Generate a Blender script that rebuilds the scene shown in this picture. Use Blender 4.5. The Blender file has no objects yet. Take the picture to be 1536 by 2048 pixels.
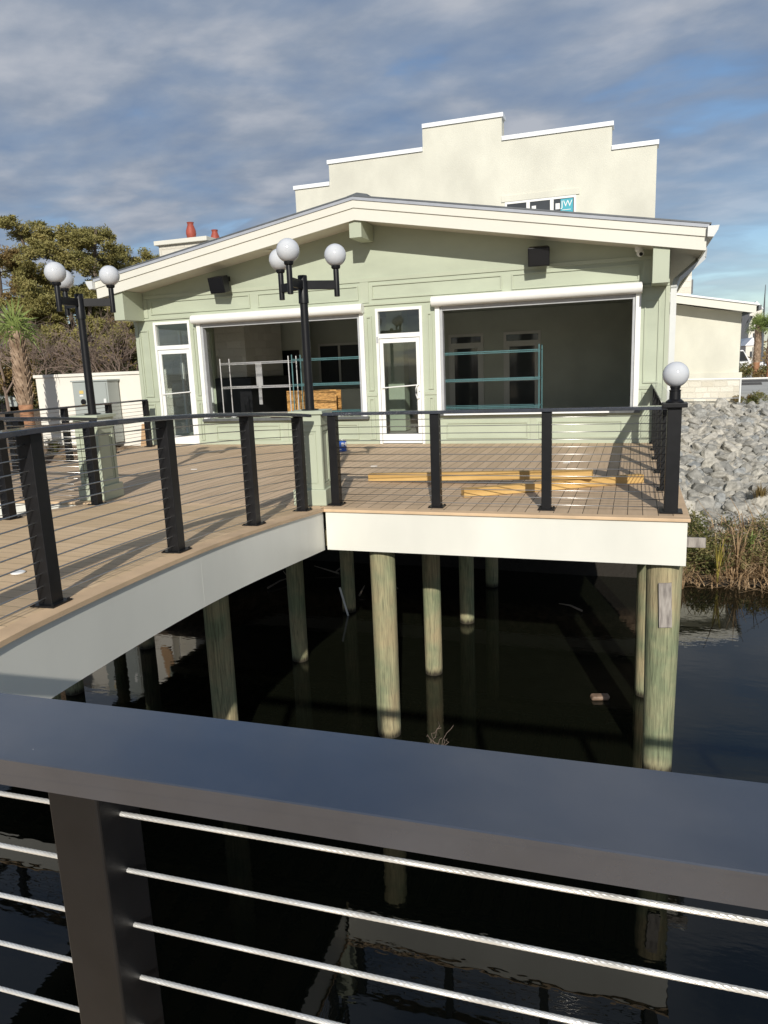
import bpy, math, random
import numpy as np
from mathutils import Vector, Matrix, noise as mnoise
random.seed(7)
S = bpy.context.scene
COL = S.collection
R_ = math.radians
# ------------------------------------------------------------------ camera
cam_d = bpy.data.cameras.new("camera"); cam = bpy.data.objects.new("camera", cam_d); COL.objects.link(cam)
RIGHT = (0.9470853, 0.3185853, -0.0391516); DOWN = (0.0265129, -0.1992021, -0.9795997); FWD = (-0.3198851, 0.9267265, -0.1971080)
M = Matrix.Identity(4)
for i in range(3):
    M[i][0] = RIGHT[i]; M[i][1] = -DOWN[i]; M[i][2] = -FWD[i]
M[2][3] = 1.58
cam.matrix_world = M
cam_d.sensor_fit = 'VERTICAL'; cam_d.sensor_height = 36.0; cam_d.lens = 36.0*1460/2048
cam_d.clip_start = 0.05; cam_d.clip_end = 2000
S.camera = cam
S.render.resolution_x = 768; S.render.resolution_y = 1024
S.view_settings.view_transform = 'Standard'; S.view_settings.look = 'None'
S.view_settings.gamma = 1; S.view_settings.exposure = 0.05
# ------------------------------------------------------------------ light
ELEV, AZ = 26.5, 17.0
L = Vector((-math.sin(R_(AZ))*math.cos(R_(ELEV)), math.cos(R_(AZ))*math.cos(R_(ELEV)), -math.sin(R_(ELEV))))
sun_d = bpy.data.lights.new("sun", 'SUN'); sun_d.energy = 4.2; sun_d.angle = R_(0.55); sun_d.color = (1.0, 0.955, 0.87)
sun = bpy.data.objects.new("sun", sun_d); COL.objects.link(sun)
sun.rotation_euler = L.to_track_quat('-Z', 'Y').to_euler(); sun.location = (10, -30, 20)
W = bpy.data.worlds.new("World"); S.world = W; W.use_nodes = True
nt = W.node_tree; nt.nodes.clear()
def N(nt, t, **k):
    n = nt.nodes.new(t)
    for a, b in k.items():
        if a.startswith('i_'): n.inputs[a[2:].replace('_', ' ')].default_value = b
        else: setattr(n, a, b)
    return n
def mathn(nt, op, a, b=None, c=None, clamp=False):
    n = nt.nodes.new('ShaderNodeMath'); n.operation = op; n.use_clamp = clamp
    for i, v in enumerate((a, b, c)):
        if v is None: continue
        if isinstance(v, (int, float)): n.inputs[i].default_value = v
        else: nt.links.new(v, n.inputs[i])
    return n.outputs[0]
def ramp(nt, fac, stops):
    n = nt.nodes.new('ShaderNodeValToRGB'); e = n.color_ramp.elements
    while len(e) < len(stops): e.new(0.5)
    for i, (p, c) in enumerate(stops):
        e[i].position = p; e[i].color = (c[0], c[1], c[2], 1) if not isinstance(c, (int, float)) else (c, c, c, 1)
    nt.links.new(fac, n.inputs[0]); return n.outputs[0]
sky = N(nt, 'ShaderNodeTexSky'); sky.sky_type = 'NISHITA'; sky.sun_disc = False
sky.sun_elevation = R_(ELEV); sky.sun_rotation = R_(180-AZ); sky.air_density = 1.0; sky.dust_density = 0.3; sky.ozone_density = 3.0
tc = N(nt, 'ShaderNodeTexCoord'); sx = N(nt, 'ShaderNodeSeparateXYZ'); nt.links.new(tc.outputs['Generated'], sx.inputs[0])
zz = mathn(nt, 'ADD', mathn(nt, 'MAXIMUM', sx.outputs[2], 0.0), 0.16)
px = mathn(nt, 'DIVIDE', sx.outputs[0], zz); py = mathn(nt, 'DIVIDE', sx.outputs[1], zz)
cb = N(nt, 'ShaderNodeCombineXYZ'); nt.links.new(px, cb.inputs[0]); nt.links.new(py, cb.inputs[1])
mp = N(nt, 'ShaderNodeMapping'); mp.inputs['Rotation'].default_value = (0, 0, 0.9); mp.inputs['Scale'].default_value = (1.0, 1.35, 1)
mp.inputs['Location'].default_value = (3.1, 1.7, 0)
nt.links.new(cb.outputs[0], mp.inputs[0])
n1 = N(nt, 'ShaderNodeTexNoise'); n1.inputs['Scale'].default_value = 1.7; n1.inputs['Detail'].default_value = 7; n1.inputs['Roughness'].default_value = 0.52; n1.inputs['Distortion'].default_value = 0.25
n2 = N(nt, 'ShaderNodeTexNoise'); n2.inputs['Scale'].default_value = 0.55; n2.inputs['Detail'].default_value = 4
n3 = N(nt, 'ShaderNodeTexNoise'); n3.inputs['Scale'].default_value = 4.5; n3.inputs['Detail'].default_value = 5
for n in (n1, n2, n3): nt.links.new(mp.outputs[0], n.inputs['Vector'])
den = mathn(nt, 'ADD', mathn(nt, 'MULTIPLY', n1.outputs[0], 0.62), mathn(nt, 'MULTIPLY', n2.outputs[0], 0.38))
up_ = mathn(nt, 'MULTIPLY', mathn(nt, 'SUBTRACT', sx.outputs[2], 0.28), 0.16, clamp=True)
lowb = mathn(nt, 'MULTIPLY', mathn(nt, 'SUBTRACT', 0.20, sx.outputs[2]), 0.55, clamp=True)
den2 = mathn(nt, 'SUBTRACT', mathn(nt, 'SUBTRACT', den, up_), lowb)
cov = ramp(nt, den2, [(0.345, 0.0), (0.43, 0.78), (0.54, 1.0)])
# the cover thins out towards the horizon on the right
hz = mathn(nt, 'MULTIPLY', mathn(nt, 'SUBTRACT', sx.outputs[0], -0.10), 3.0, clamp=True)
low = mathn(nt, 'SUBTRACT', 1.0, mathn(nt, 'MULTIPLY', mathn(nt, 'SUBTRACT', sx.outputs[2], 0.10), 5.0, clamp=True))
fwd_ = mathn(nt, 'MULTIPLY', sx.outputs[1], 4.0, clamp=True)
gap = mathn(nt, 'MULTIPLY', mathn(nt, 'MULTIPLY', hz, low), mathn(nt, 'MULTIPLY', fwd_, 0.85))
cov2 = mathn(nt, 'MULTIPLY', cov, mathn(nt, 'SUBTRACT', 1.0, gap))
cl = ramp(nt, mathn(nt, 'ADD', mathn(nt, 'MULTIPLY', n3.outputs[0], 0.35), mathn(nt, 'MULTIPLY', n1.outputs[0], 0.65)),
          [(0.38, (0.175, 0.235, 0.350)), (0.5, (0.270, 0.322, 0.410)), (0.62, (0.430, 0.460, 0.520))])
bg1 = N(nt, 'ShaderNodeBackground'); bg1.inputs[1].default_value = 0.10; nt.links.new(sky.outputs[0], bg1.inputs[0])
bg2 = N(nt, 'ShaderNodeBackground'); bg2.inputs[1].default_value = 1.0; nt.links.new(cl, bg2.inputs[0])
mx = N(nt, 'ShaderNodeMixShader'); nt.links.new(cov2, mx.inputs[0]); nt.links.new(bg1.outputs[0], mx.inputs[1]); nt.links.new(bg2.outputs[0], mx.inputs[2])
wo = N(nt, 'ShaderNodeOutputWorld'); nt.links.new(mx.outputs[0], wo.inputs[0])

# ------------------------------------------------------------------ materials
def newmat(name):
    m = bpy.data.materials.new(name); m.use_nodes = True; t = m.node_tree
    b = t.nodes['Principled BSDF']; return m, t, b
def posn(t, scale=(1, 1, 1), local=False):
    if local:
        g = N(t, 'ShaderNodeTexCoord').outputs['Object']
    else:
        g = N(t, 'ShaderNodeNewGeometry').outputs['Position']
    mp = N(t, 'ShaderNodeMapping'); mp.inputs['Scale'].default_value = scale
    t.links.new(g, mp.inputs[0]); return mp.outputs[0]
def noi(t, vec, scale, detail=4, rough=0.55, dist=0):
    n = N(t, 'ShaderNodeTexNoise'); n.inputs['Scale'].default_value = scale; n.inputs['Detail'].default_value = detail
    n.inputs['Roughness'].default_value = rough; n.inputs['Distortion'].default_value = dist
    t.links.new(vec, n.inputs['Vector']); return n.outputs[0]
def bumpn(t, b, h, strength=0.3, dist=0.01):
    n = N(t, 'ShaderNodeBump'); n.inputs['Strength'].default_value = strength; n.inputs['Distance'].default_value = dist
    t.links.new(h, n.inputs['Height']); t.links.new(n.outputs[0], b.inputs['Normal'])
def mat(name, col, rough=0.6, metal=0.0, var=0.12, scale=2.0, bump=0.0, bscale=60, stretch=(1, 1, 1), spec=0.5, col2=None, local=False, bdist=0.004, sss=0, rvar=0.0, lo=0.3, hi=0.7, coat=0):
    m, t, b = newmat(name)
    v = posn(t, stretch, local)
    f = noi(t, v, scale)
    c1 = tuple(x*(1-var) for x in col); c2 = col2 if col2 else tuple(min(1, x*(1+var)) for x in col)
    t.links.new(ramp(t, f, [(lo, c1), (hi, c2)]), b.inputs['Base Color'])
    b.inputs['Roughness'].default_value = rough; b.inputs['Metallic'].default_value = metal
    b.inputs['Specular IOR Level'].default_value = spec
    if rvar:
        t.links.new(mathn(t, 'ADD', rough-rvar/2, mathn(t, 'MULTIPLY', noi(t, v, scale*6), rvar)), b.inputs['Roughness'])
    if bump: bumpn(t, b, noi(t, v, bscale, 3), bump, bdist)
    if sss: b.inputs['Subsurface Weight'].default_value = sss; b.inputs['Subsurface Radius'].default_value = (0.02, 0.02, 0.02)
    if coat: b.inputs['Coat Weight'].default_value = coat
    return m
GREEN = mat('sage_paint', (0.42, 0.46, 0.35), 0.55, var=0.09, scale=0.9, stretch=(1, 1, 2.2), bump=0.2, bscale=60, rvar=0.15)
GREEN2 = mat('sage_trim_paint', (0.42, 0.455, 0.345), 0.5, var=0.04, scale=1.5, bump=0.1, bscale=150)
CREAM = mat('cream_board_paint', (0.68, 0.66, 0.58), 0.5, var=0.03, scale=0.8, bump=0.1, bscale=90)
STUCCO = mat('cream_stucco', (0.635, 0.62, 0.53), 0.85, var=0.10, scale=0.8, stretch=(1.2, 1.2, .8), bump=0.7, bscale=45, bdist=0.008)
STUCCO2 = mat('pale_wall_stucco', (0.76, 0.72, 0.64), 0.85, var=0.05, scale=0.9, bump=0.4, bscale=140)
WHITE = mat('white_frame_paint', (0.80, 0.80, 0.77), 0.35, var=0.03, scale=3)
COPING = mat('white_coping_metal', (0.82, 0.83, 0.84), 0.35, var=0.03, scale=2)
FASCIA = mat('white_pvc_fascia', (0.735, 0.72, 0.645), 0.38, var=0.07, scale=1.1, stretch=(1, 1, .5), bump=0.05, bscale=8, bdist=0.01)
BLACK = mat('black_powder_coat', (0.008, 0.008, 0.009), 0.42, spec=0.3, var=0.25, scale=8, bump=0.06, bscale=400, rvar=0.1)
CAPBLK = mat('black_rail_cap_sky_tint', (0.030, 0.036, 0.050), 0.24, var=0.2, scale=5, bump=0.04, bscale=500, rvar=0.10, spec=1.0, coat=0.8)  # blue sky reflection put into the base colour of a charcoal cap
STEEL2 = mat('rail_cable_steel', (0.50, 0.49, 0.47), 0.30, 1.0, var=0.08, scale=30)
def specks(m):
    t = m.node_tree; b = t.nodes['Principled BSDF']; lk = b.inputs['Base Color'].links[0].from_socket
    vo = N(t, 'ShaderNodeTexVoronoi'); vo.inputs['Scale'].default_value = 26; t.links.new(posn(t), vo.inputs['Vector'])
    wn = N(t, 'ShaderNodeSeparateColor'); t.links.new(vo.outputs['Color'], wn.inputs[0])
    k = mathn(t, 'MULTIPLY', mathn(t, 'LESS_THAN', vo.outputs['Distance'], mathn(t, 'MULTIPLY', wn.outputs[1], 0.05)), mathn(t, 'GREATER_THAN', wn.outputs[0], 0.72))
    du = mathn(t, 'MULTIPLY', mathn(t, 'SUBTRACT', noi(t, posn(t, (1, 2, 1)), 5, 5, 0.7), 0.45), 0.12, clamp=True)
    k2 = mathn(t, 'ADD', mathn(t, 'MULTIPLY', k, 0.5), du, clamp=True)
    mm = N(t, 'ShaderNodeMix'); mm.data_type = 'RGBA'; t.links.new(k2, mm.inputs[0]); t.links.new(lk, mm.inputs[6]); mm.inputs[7].default_value = (0.38, 0.37, 0.35, 1)
    t.links.new(mm.outputs[2], b.inputs['Base Color'])
specks(CAPBLK)
STEEL = mat('stainless_cable', (0.74, 0.73, 0.70), 0.38, 0.55, var=0.08, scale=30)
GALV = mat('gutter_metal', (0.62, 0.63, 0.62), 0.45, var=0.05, scale=3)
ROOFM = mat('grey_roof_metal', (0.10, 0.11, 0.12), 0.5, var=0.15, scale=5)
DRIP = mat('grey_drip_edge', (0.36, 0.38, 0.42), 0.4, var=0.06, scale=5)
SOFFIT = mat('soffit_board', (0.60, 0.56, 0.47), 0.6, var=0.04, scale=2)
TRACKM = mat('grey_shutter_track', (0.40, 0.41, 0.42), 0.4, var=0.08, scale=6)
SILL = mat('dark_sill_stone', (0.10, 0.105, 0.105), 0.45, var=0.2, scale=12)
INTW = mat('interior_grey_green', (0.52, 0.54, 0.46), 0.7, var=0.08, scale=1.5)
INTF = mat('interior_concrete', (0.38, 0.36, 0.33), 0.7, var=0.2, scale=2)
INTC = mat('interior_ceiling', (0.40, 0.42, 0.36), 0.8, var=0.1, scale=2)
DARK = mat('near_black', (0.008, 0.008, 0.009), 0.35, var=0.2)
TRIMG = mat('interior_trim_grey', (0.66, 0.65, 0.60), 0.5, var=0.05)
TEAL = mat('teal_epoxy_wire', (0.075, 0.17, 0.18), 0.4, var=0.15, scale=10)
CHROME = mat('zinc_wire', (0.62, 0.61, 0.60), 0.35, 0.6, var=0.1, scale=10)
CAB = mat('grey_cabinet_paint', (0.36, 0.39, 0.37), 0.45, var=0.04, scale=2)
GLOBE = mat('opal_globe_acrylic', (0.58, 0.595, 0.62), 0.07, var=0.02, scale=8, sss=0.2)
TERRA = mat('terracotta', (0.33, 0.065, 0.04), 0.6, var=0.2, scale=7, bump=0.2)
YPINE = mat('pressure_treated_pine', (0.52, 0.30, 0.085), 0.6, var=0.2, scale=1.0, stretch=(1.1, 9, 12), col2=(0.66, 0.43, 0.16), local=True, bump=0.2, bscale=3)
GREYWOOD = mat('weathered_board', (0.24, 0.21, 0.19), 0.85, var=0.3, scale=1.0, stretch=(30, 30, 5), col2=(0.42, 0.38, 0.34), bump=0.4, bscale=2)
BARKP = mat('pine_bark', (0.13, 0.10, 0.075), 0.9, var=0.4, scale=1, stretch=(6, 6, 2), bump=0.5, bscale=4, bdist=0.03)
TWIG = mat('bare_twig', (0.19, 0.14, 0.11), 0.9, var=0.4, scale=0.3)
MULCH = None
OSB = mat('oriented_strand_board', (0.36, 0.15, 0.03), 0.6, var=0.45, scale=1, stretch=(14, 14, 40), col2=(0.72, 0.40, 0.12), bump=0.2, bscale=6)
PINK = mat('kraft_roll', (0.58, 0.42, 0.34), 0.7, var=0.08, scale=8)
SHEET = mat('white_plastic', (0.78, 0.78, 0.76), 0.4, var=0.03)
BLUE = mat('blue_label', (0.02, 0.09, 0.38), 0.35, var=0.1)
STICK = mat('teal_sticker', (0.05, 0.36, 0.44), 0.5, var=0.05)
CONC = mat('pale_concrete', (0.42, 0.40, 0.36), 0.85, var=0.1, scale=1.0, bump=0.2)
CARW = mat('white_car_paint', (0.75, 0.75, 0.75), 0.2, var=0.02)
CARD = mat('dark_car_glass', (0.02, 0.025, 0.03), 0.1, var=0.1)

def mat_deck(name, axis, phase, DC, gw=0.028, gc=(0.03, 0.022, 0.016, 1)):
    m, t, b = newmat(name)
    g = N(t, 'ShaderNodeNewGeometry'); s = N(t, 'ShaderNodeSeparateXYZ'); t.links.new(g.outputs['Position'], s.inputs[0])
    u = mathn(t, 'DIVIDE', mathn(t, 'SUBTRACT', s.outputs[axis], phase), 0.147)
    fr = mathn(t, 'FRACT', u); fl = mathn(t, 'FLOOR', u)
    edge = mathn(t, 'MINIMUM', fr, mathn(t, 'SUBTRACT', 1.0, fr))
    gapm = mathn(t, 'LESS_THAN', edge, gw)
    wn = N(t, 'ShaderNodeTexWhiteNoise'); wn.noise_dimensions = '1D'; t.links.new(fl, wn.inputs['W'])
    st = (9, 0.7, 1) if axis == 0 else (0.7, 9, 1)
    v = posn(t, st); f = noi(t, v, 2.2, 5)
    dirt = noi(t, posn(t), 1.3, 5, 0.6)
    f2 = mathn(t, 'ADD', mathn(t, 'ADD', mathn(t, 'MULTIPLY', f, 0.5), mathn(t, 'MULTIPLY', wn.outputs[0], 0.22)), mathn(t, 'MULTIPLY', dirt, 0.35))
    c = ramp(t, f2, [(0.3, DC[0]), (0.78, DC[1])])
    mixc = N(t, 'ShaderNodeMix'); mixc.data_type = 'RGBA'; t.links.new(gapm, mixc.inputs[0]); t.links.new(c, mixc.inputs[6]); mixc.inputs[7].default_value = gc
    t.links.new(mixc.outputs[2], b.inputs['Base Color']); b.inputs['Roughness'].default_value = 0.72; b.inputs['Specular IOR Level'].default_value = 0.25
    gr = mathn(t, 'SINE', mathn(t, 'MULTIPLY', u, 2*math.pi*11))
    h = mathn(t, 'ADD', mathn(t, 'MULTIPLY', gr, 0.12), mathn(t, 'SUBTRACT', mathn(t, 'MULTIPLY', f, 0.5), mathn(t, 'MULTIPLY', gapm, 3.0)))
    bumpn(t, b, h, 0.6, 0.002)
    return m
DECKY = mat_deck('composite_boards_lengthwise', 0, 0.118, ((0.46, 0.335, 0.215), (0.64, 0.48, 0.325)), 0.025, (0.06, 0.045, 0.03, 1))
DECKX = mat_deck('composite_boards_crosswise', 1, 0.05, ((0.56, 0.40, 0.23), (0.76, 0.56, 0.35)), 0.016, (0.16, 0.11, 0.07, 1))
BORDER = mat('border_board', (0.62, 0.44, 0.27), 0.7, var=0.14, scale=1.5, stretch=(2, 2, 1), bump=0.2, bscale=60)

def mat_stone(name, c1, c2, mortar, bw=0.42, bh=0.2, rot=True):
    m, t, b = newmat(name)
    g = N(t, 'ShaderNodeNewGeometry').outputs['Position']; s = N(t, 'ShaderNodeSeparateXYZ'); t.links.new(g, s.inputs[0])
    cbn = N(t, 'ShaderNodeCombineXYZ'); t.links.new(mathn(t, 'ADD', s.outputs[0], s.outputs[1]), cbn.inputs[0]); t.links.new(s.outputs[2], cbn.inputs[1])
    dn = N(t, 'ShaderNodeTexNoise'); dn.inputs['Scale'].default_value = 1.7; t.links.new(cbn.outputs[0], dn.inputs['Vector'])
    va = N(t, 'ShaderNodeVectorMath'); va.operation = 'MULTIPLY_ADD'; t.links.new(dn.outputs['Color'], va.inputs[0]); va.inputs[1].default_value = (0.16, 0.09, 0); t.links.new(cbn.outputs[0], va.inputs[2])
    br = N(t, 'ShaderNodeTexBrick'); t.links.new(va.outputs[0], br.inputs['Vector'])
    br.inputs['Scale'].default_value = 1; br.inputs['Brick Width'].default_value = bw; br.inputs['Row Height'].default_value = bh; br.offset_frequency = 2; br.squash = 0.6; br.squash_frequency = 3
    br.inputs['Mortar Size'].default_value = 0.012; br.inputs['Mortar Smooth'].default_value = 0.3
    br.inputs['Color1'].default_value = (*c1, 1); br.inputs['Color2'].default_value = (*c2, 1); br.inputs['Mortar'].default_value = (*mortar, 1)
    t.links.new(br.outputs['Color'], b.inputs['Base Color']); b.inputs['Roughness'].default_value = 0.9
    h = mathn(t, 'ADD', mathn(t, 'MULTIPLY', br.outputs['Fac'], -1.0), mathn(t, 'MULTIPLY', noi(t, g, 14, 4), 1.2))
    bumpn(t, b, h, 0.8, 0.02)
    return m
STONE = mat_stone('pale_limestone', (0.58, 0.54, 0.45), (0.70, 0.67, 0.59), (0.66, 0.62, 0.53))
STONEI = mat_stone('interior_limestone', (0.56, 0.52, 0.45), (0.66, 0.62, 0.55), (0.60, 0.56, 0.49))

def mat_pile():
    m, t, b = newmat('treated_piling_wood')
    oi = N(t, 'ShaderNodeObjectInfo')
    g = N(t, 'ShaderNodeNewGeometry').outputs['Position']
    va = N(t, 'ShaderNodeVectorMath'); va.operation = 'MULTIPLY'; t.links.new(g, va.inputs[0]); va.inputs[1].default_value = (30, 30, 1.6)
    f = noi(t, va.outputs[0], 1.6, 6, 0.65, 0.6); f2 = noi(t, posn(t), 2.0, 3); f3 = noi(t, va.outputs[0], 5.0, 3, 0.7)
    c = ramp(t, f2, [(0.36, (0.215, 0.245, 0.140)), (0.5, (0.295, 0.285, 0.165)), (0.66, (0.37, 0.305, 0.175))])
    d = ramp(t, f, [(0.33, 0.5), (0.48, 0.9), (0.62, 1.2)])
    mm = N(t, 'ShaderNodeMix'); mm.data_type = 'RGBA'; mm.blend_type = 'MULTIPLY'; mm.inputs[0].default_value = 1.0
    t.links.new(c, mm.inputs[6]); t.links.new(d, mm.inputs[7])
    # tide stain: the wood itself is dark with algae just above the water
    s = N(t, 'ShaderNodeSeparateXYZ'); t.links.new(g, s.inputs[0])
    wet = mathn(t, 'MULTIPLY', mathn(t, 'SUBTRACT', mathn(t, 'ADD', -2.86, mathn(t, 'MULTIPLY', f, 0.22)), s.outputs[2]), 14, clamp=True)
    m3 = N(t, 'ShaderNodeMix'); m3.data_type = 'RGBA'; t.links.new(wet, m3.inputs[0]); t.links.new(mm.outputs[2], m3.inputs[6]); m3.inputs[7].default_value = (0.035, 0.028, 0.016, 1)
    t.links.new(m3.outputs[2], b.inputs['Base Color']); b.inputs['Roughness'].default_value = 0.8
    bumpn(t, b, mathn(t, 'ADD', f, mathn(t, 'MULTIPLY', f3, 0.5)), 0.8, 0.012)
    return m
PILE = mat_pile()

def mat_water():
    m, t, b = newmat('dark_pond_water')
    v = posn(t, (1, 1, 1))
    b.inputs['Base Color'].default_value = (0.0065, 0.0075, 0.0045, 1)
    b.inputs['Roughness'].default_value = 0.012; b.inputs['IOR'].default_value = 1.40
    big = noi(t, posn(t, (0.35, 0.6, 1)), 1.0, 2)
    amp = mathn(t, 'MULTIPLY', mathn(t, 'SUBTRACT', big, 0.42), 4, clamp=True)
    h = mathn(t, 'ADD', mathn(t, 'MULTIPLY', noi(t, posn(t, (2.2, 5.0, 1)), 1.6, 2, 0.5), 0.7), mathn(t, 'MULTIPLY', mathn(t, 'MULTIPLY', noi(t, posn(t, (3, 7, 1)), 3.2, 2), 0.35), amp))
    bumpn(t, b, h, 0.065, 0.02)
    return m
WATER = mat_water()

def mat_ground():
    m, t, b = newmat('bank_soil_and_mulch')
    f = noi(t, posn(t, (1, 1, 1)), 5.5, 6, 0.7); f2 = noi(t, posn(t), 0.35, 3)
    c = ramp(t, f, [(0.32, (0.045, 0.028, 0.016)), (0.5, (0.17, 0.115, 0.07)), (0.68, (0.33, 0.24, 0.155))])
    s_ = N(t, 'ShaderNodeSeparateXYZ'); t.links.new(posn(t), s_.inputs[0])
    low_mask = mathn(t, 'MULTIPLY', mathn(t, 'SUBTRACT', -1.3, s_.outputs[2]), 1.6, clamp=True)  # soil colour darkens towards the foot of the bank
    mm = N(t, 'ShaderNodeMix'); mm.data_type = 'RGBA'; t.links.new(low_mask, mm.inputs[0]); t.links.new(c, mm.inputs[6]); mm.inputs[7].default_value = (0.022, 0.018, 0.013, 1)
    t.links.new(mm.outputs[2], b.inputs['Base Color']); b.inputs['Roughness'].default_value = 0.95
    bumpn(t, b, f, 1.0, 0.08)
    return m
GROUND = mat_ground()
ASPH = mat('concrete_lot', (0.44, 0.43, 0.39), 0.85, var=0.15, scale=0.6, bump=0.2)
def mat_rock(name='grey_limestone_riprap', cell=False):
    m, t, b = newmat(name)
    oi = N(t, 'ShaderNodeObjectInfo')
    rsrc = oi.outputs['Random']
    if cell:
        vo = N(t, 'ShaderNodeTexVoronoi'); vo.inputs['Scale'].default_value = 4.5; t.links.new(posn(t), vo.inputs['Vector']); sc_ = N(t, 'ShaderNodeSeparateColor'); t.links.new(vo.outputs['Color'], sc_.inputs[0]); rsrc = sc_.outputs[0]
    f = noi(t, posn(t), 7, 6, 0.65)
    c1 = ramp(t, rsrc, [(0.0, (0.22, 0.22, 0.21)), (0.3, (0.34, 0.325, 0.29)), (0.75, (0.47, 0.44, 0.38)), (1.0, (0.29, 0.30, 0.30))])
    d = ramp(t, f, [(0.3, 0.55), (0.7, 1.3)])
    mm = N(t, 'ShaderNodeMix'); mm.data_type = 'RGBA'; mm.blend_type = 'MULTIPLY'; mm.inputs[0].default_value = 1.0
    t.links.new(c1, mm.inputs[6]); t.links.new(d, mm.inputs[7]); t.links.new(mm.outputs[2], b.inputs['Base Color'])
    b.inputs['Roughness'].default_value = 0.9; bumpn(t, b, f, 0.8, 0.03)
    return m
ROCK = mat_rock(); RUBBLE = mat_rock('grey_limestone_rubble', True)
def mat_leaf(name, stops, rough=0.6, transl=0.25, sc=1.5):
    m, t, b = newmat(name)
    f = noi(t, posn(t), sc, 3, 0.7)
    g = noi(t, posn(t), 9.0, 3)
    c = ramp(t, mathn(t, 'ADD', mathn(t, 'MULTIPLY', f, 0.6), mathn(t, 'MULTIPLY', g, 0.4)), stops)
    t.links.new(c, b.inputs['Base Color']); b.inputs['Roughness'].default_value = rough; b.inputs['Specular IOR Level'].default_value = 0.25
    tr = N(t, 'ShaderNodeBsdfTranslucent'); t.links.new(c, tr.inputs[0]); ms = N(t, 'ShaderNodeMixShader'); ms.inputs[0].default_value = transl
    t.links.new(b.outputs[0], ms.inputs[1]); t.links.new(tr.outputs[0], ms.inputs[2]); t.links.new(ms.outputs[0], t.nodes['Material Output'].inputs[0])
    return m
NEEDLE = mat_leaf('pine_needles', [(0.3, (0.12, 0.12, 0.04)), (0.5, (0.29, 0.26, 0.09)), (0.7, (0.46, 0.38, 0.15))], sc=0.5)
NEEDLE2 = mat_leaf('rusty_needles', [(0.3, (0.11, 0.09, 0.035)), (0.5, (0.27, 0.19, 0.075)), (0.7, (0.40, 0.29, 0.13))], sc=0.5)
SHRUBM = mat_leaf('dark_shrub_leaves', [(0.3, (0.02, 0.03, 0.01)), (0.5, (0.055, 0.065, 0.025)), (0.7, (0.12, 0.11, 0.045))], sc=0.7)
PALML = mat_leaf('palm_frond', [(0.3, (0.10, 0.15, 0.04)), (0.55, (0.24, 0.30, 0.09)), (0.72, (0.38, 0.42, 0.16))], 0.45, 0.2, 3)
REEDD = mat_leaf('dry_reed', [(0.3, (0.20, 0.12, 0.06)), (0.5, (0.40, 0.27, 0.15)), (0.7, (0.62, 0.47, 0.30))], 0.7, 0.2, 4)
REEDG = mat_leaf('yellow_green_reed', [(0.3, (0.16, 0.17, 0.03)), (0.55, (0.42, 0.34, 0.08)), (0.72, (0.62, 0.47, 0.15))], 0.6, 0.25, 5)
WEED = mat_leaf('bank_weeds', [(0.3, (0.04, 0.055, 0.018)), (0.48, (0.13, 0.14, 0.045)), (0.6, (0.30, 0.24, 0.11)), (0.72, (0.42, 0.32, 0.17))], 0.6, 0.25, 2.2)
BOOT = mat('palm_boots', (0.30, 0.19, 0.115), 0.85, var=0.35, scale=6, col2=(0.50, 0.37, 0.26), bump=0.4, bscale=30)
BOOTR = mat('red_palm_trunk', (0.30, 0.13, 0.06), 0.85, var=0.35, scale=1, stretch=(5, 5, 16), col2=(0.46, 0.24, 0.13), bump=0.5, bscale=4, bdist=0.02)

def mat_glass():
    m = bpy.data.materials.new('window_glass'); m.use_nodes = True; t = m.node_tree; t.nodes.clear()
    lw = N(t, 'ShaderNodeLayerWeight'); lw.inputs[0].default_value = 0.5
    fr_ = mathn(t, 'ADD', 0.07, mathn(t, 'MULTIPLY', mathn(t, 'POWER', lw.outputs['Facing'], 5.0), 0.9))
    v = posn(t); f = noi(t, v, 1.5, 2)
    tb = N(t, 'ShaderNodeBsdfTransparent'); tb.inputs[0].default_value = (0.90, 0.93, 0.92, 1)
    gl = N(t, 'ShaderNodeBsdfGlossy'); gl.inputs[1].default_value = 0.015
    bp = N(t, 'ShaderNodeBump'); bp.inputs[0].default_value = 0.03; t.links.new(f, bp.inputs['Height']); t.links.new(bp.outputs[0], gl.inputs['Normal'])
    mxx = N(t, 'ShaderNodeMixShader'); t.links.new(fr_, mxx.inputs[0]); t.links.new(tb.outputs[0], mxx.inputs[1]); t.links.new(gl.outputs[0], mxx.inputs[2])
    o = N(t, 'ShaderNodeOutputMaterial'); t.links.new(mxx.outputs[0], o.inputs[0]); return m
GLASS = mat_glass()
PANE = mat('dark_window_pane', (0.06, 0.065, 0.07), 0.06, var=0.2, scale=0.8)

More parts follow.
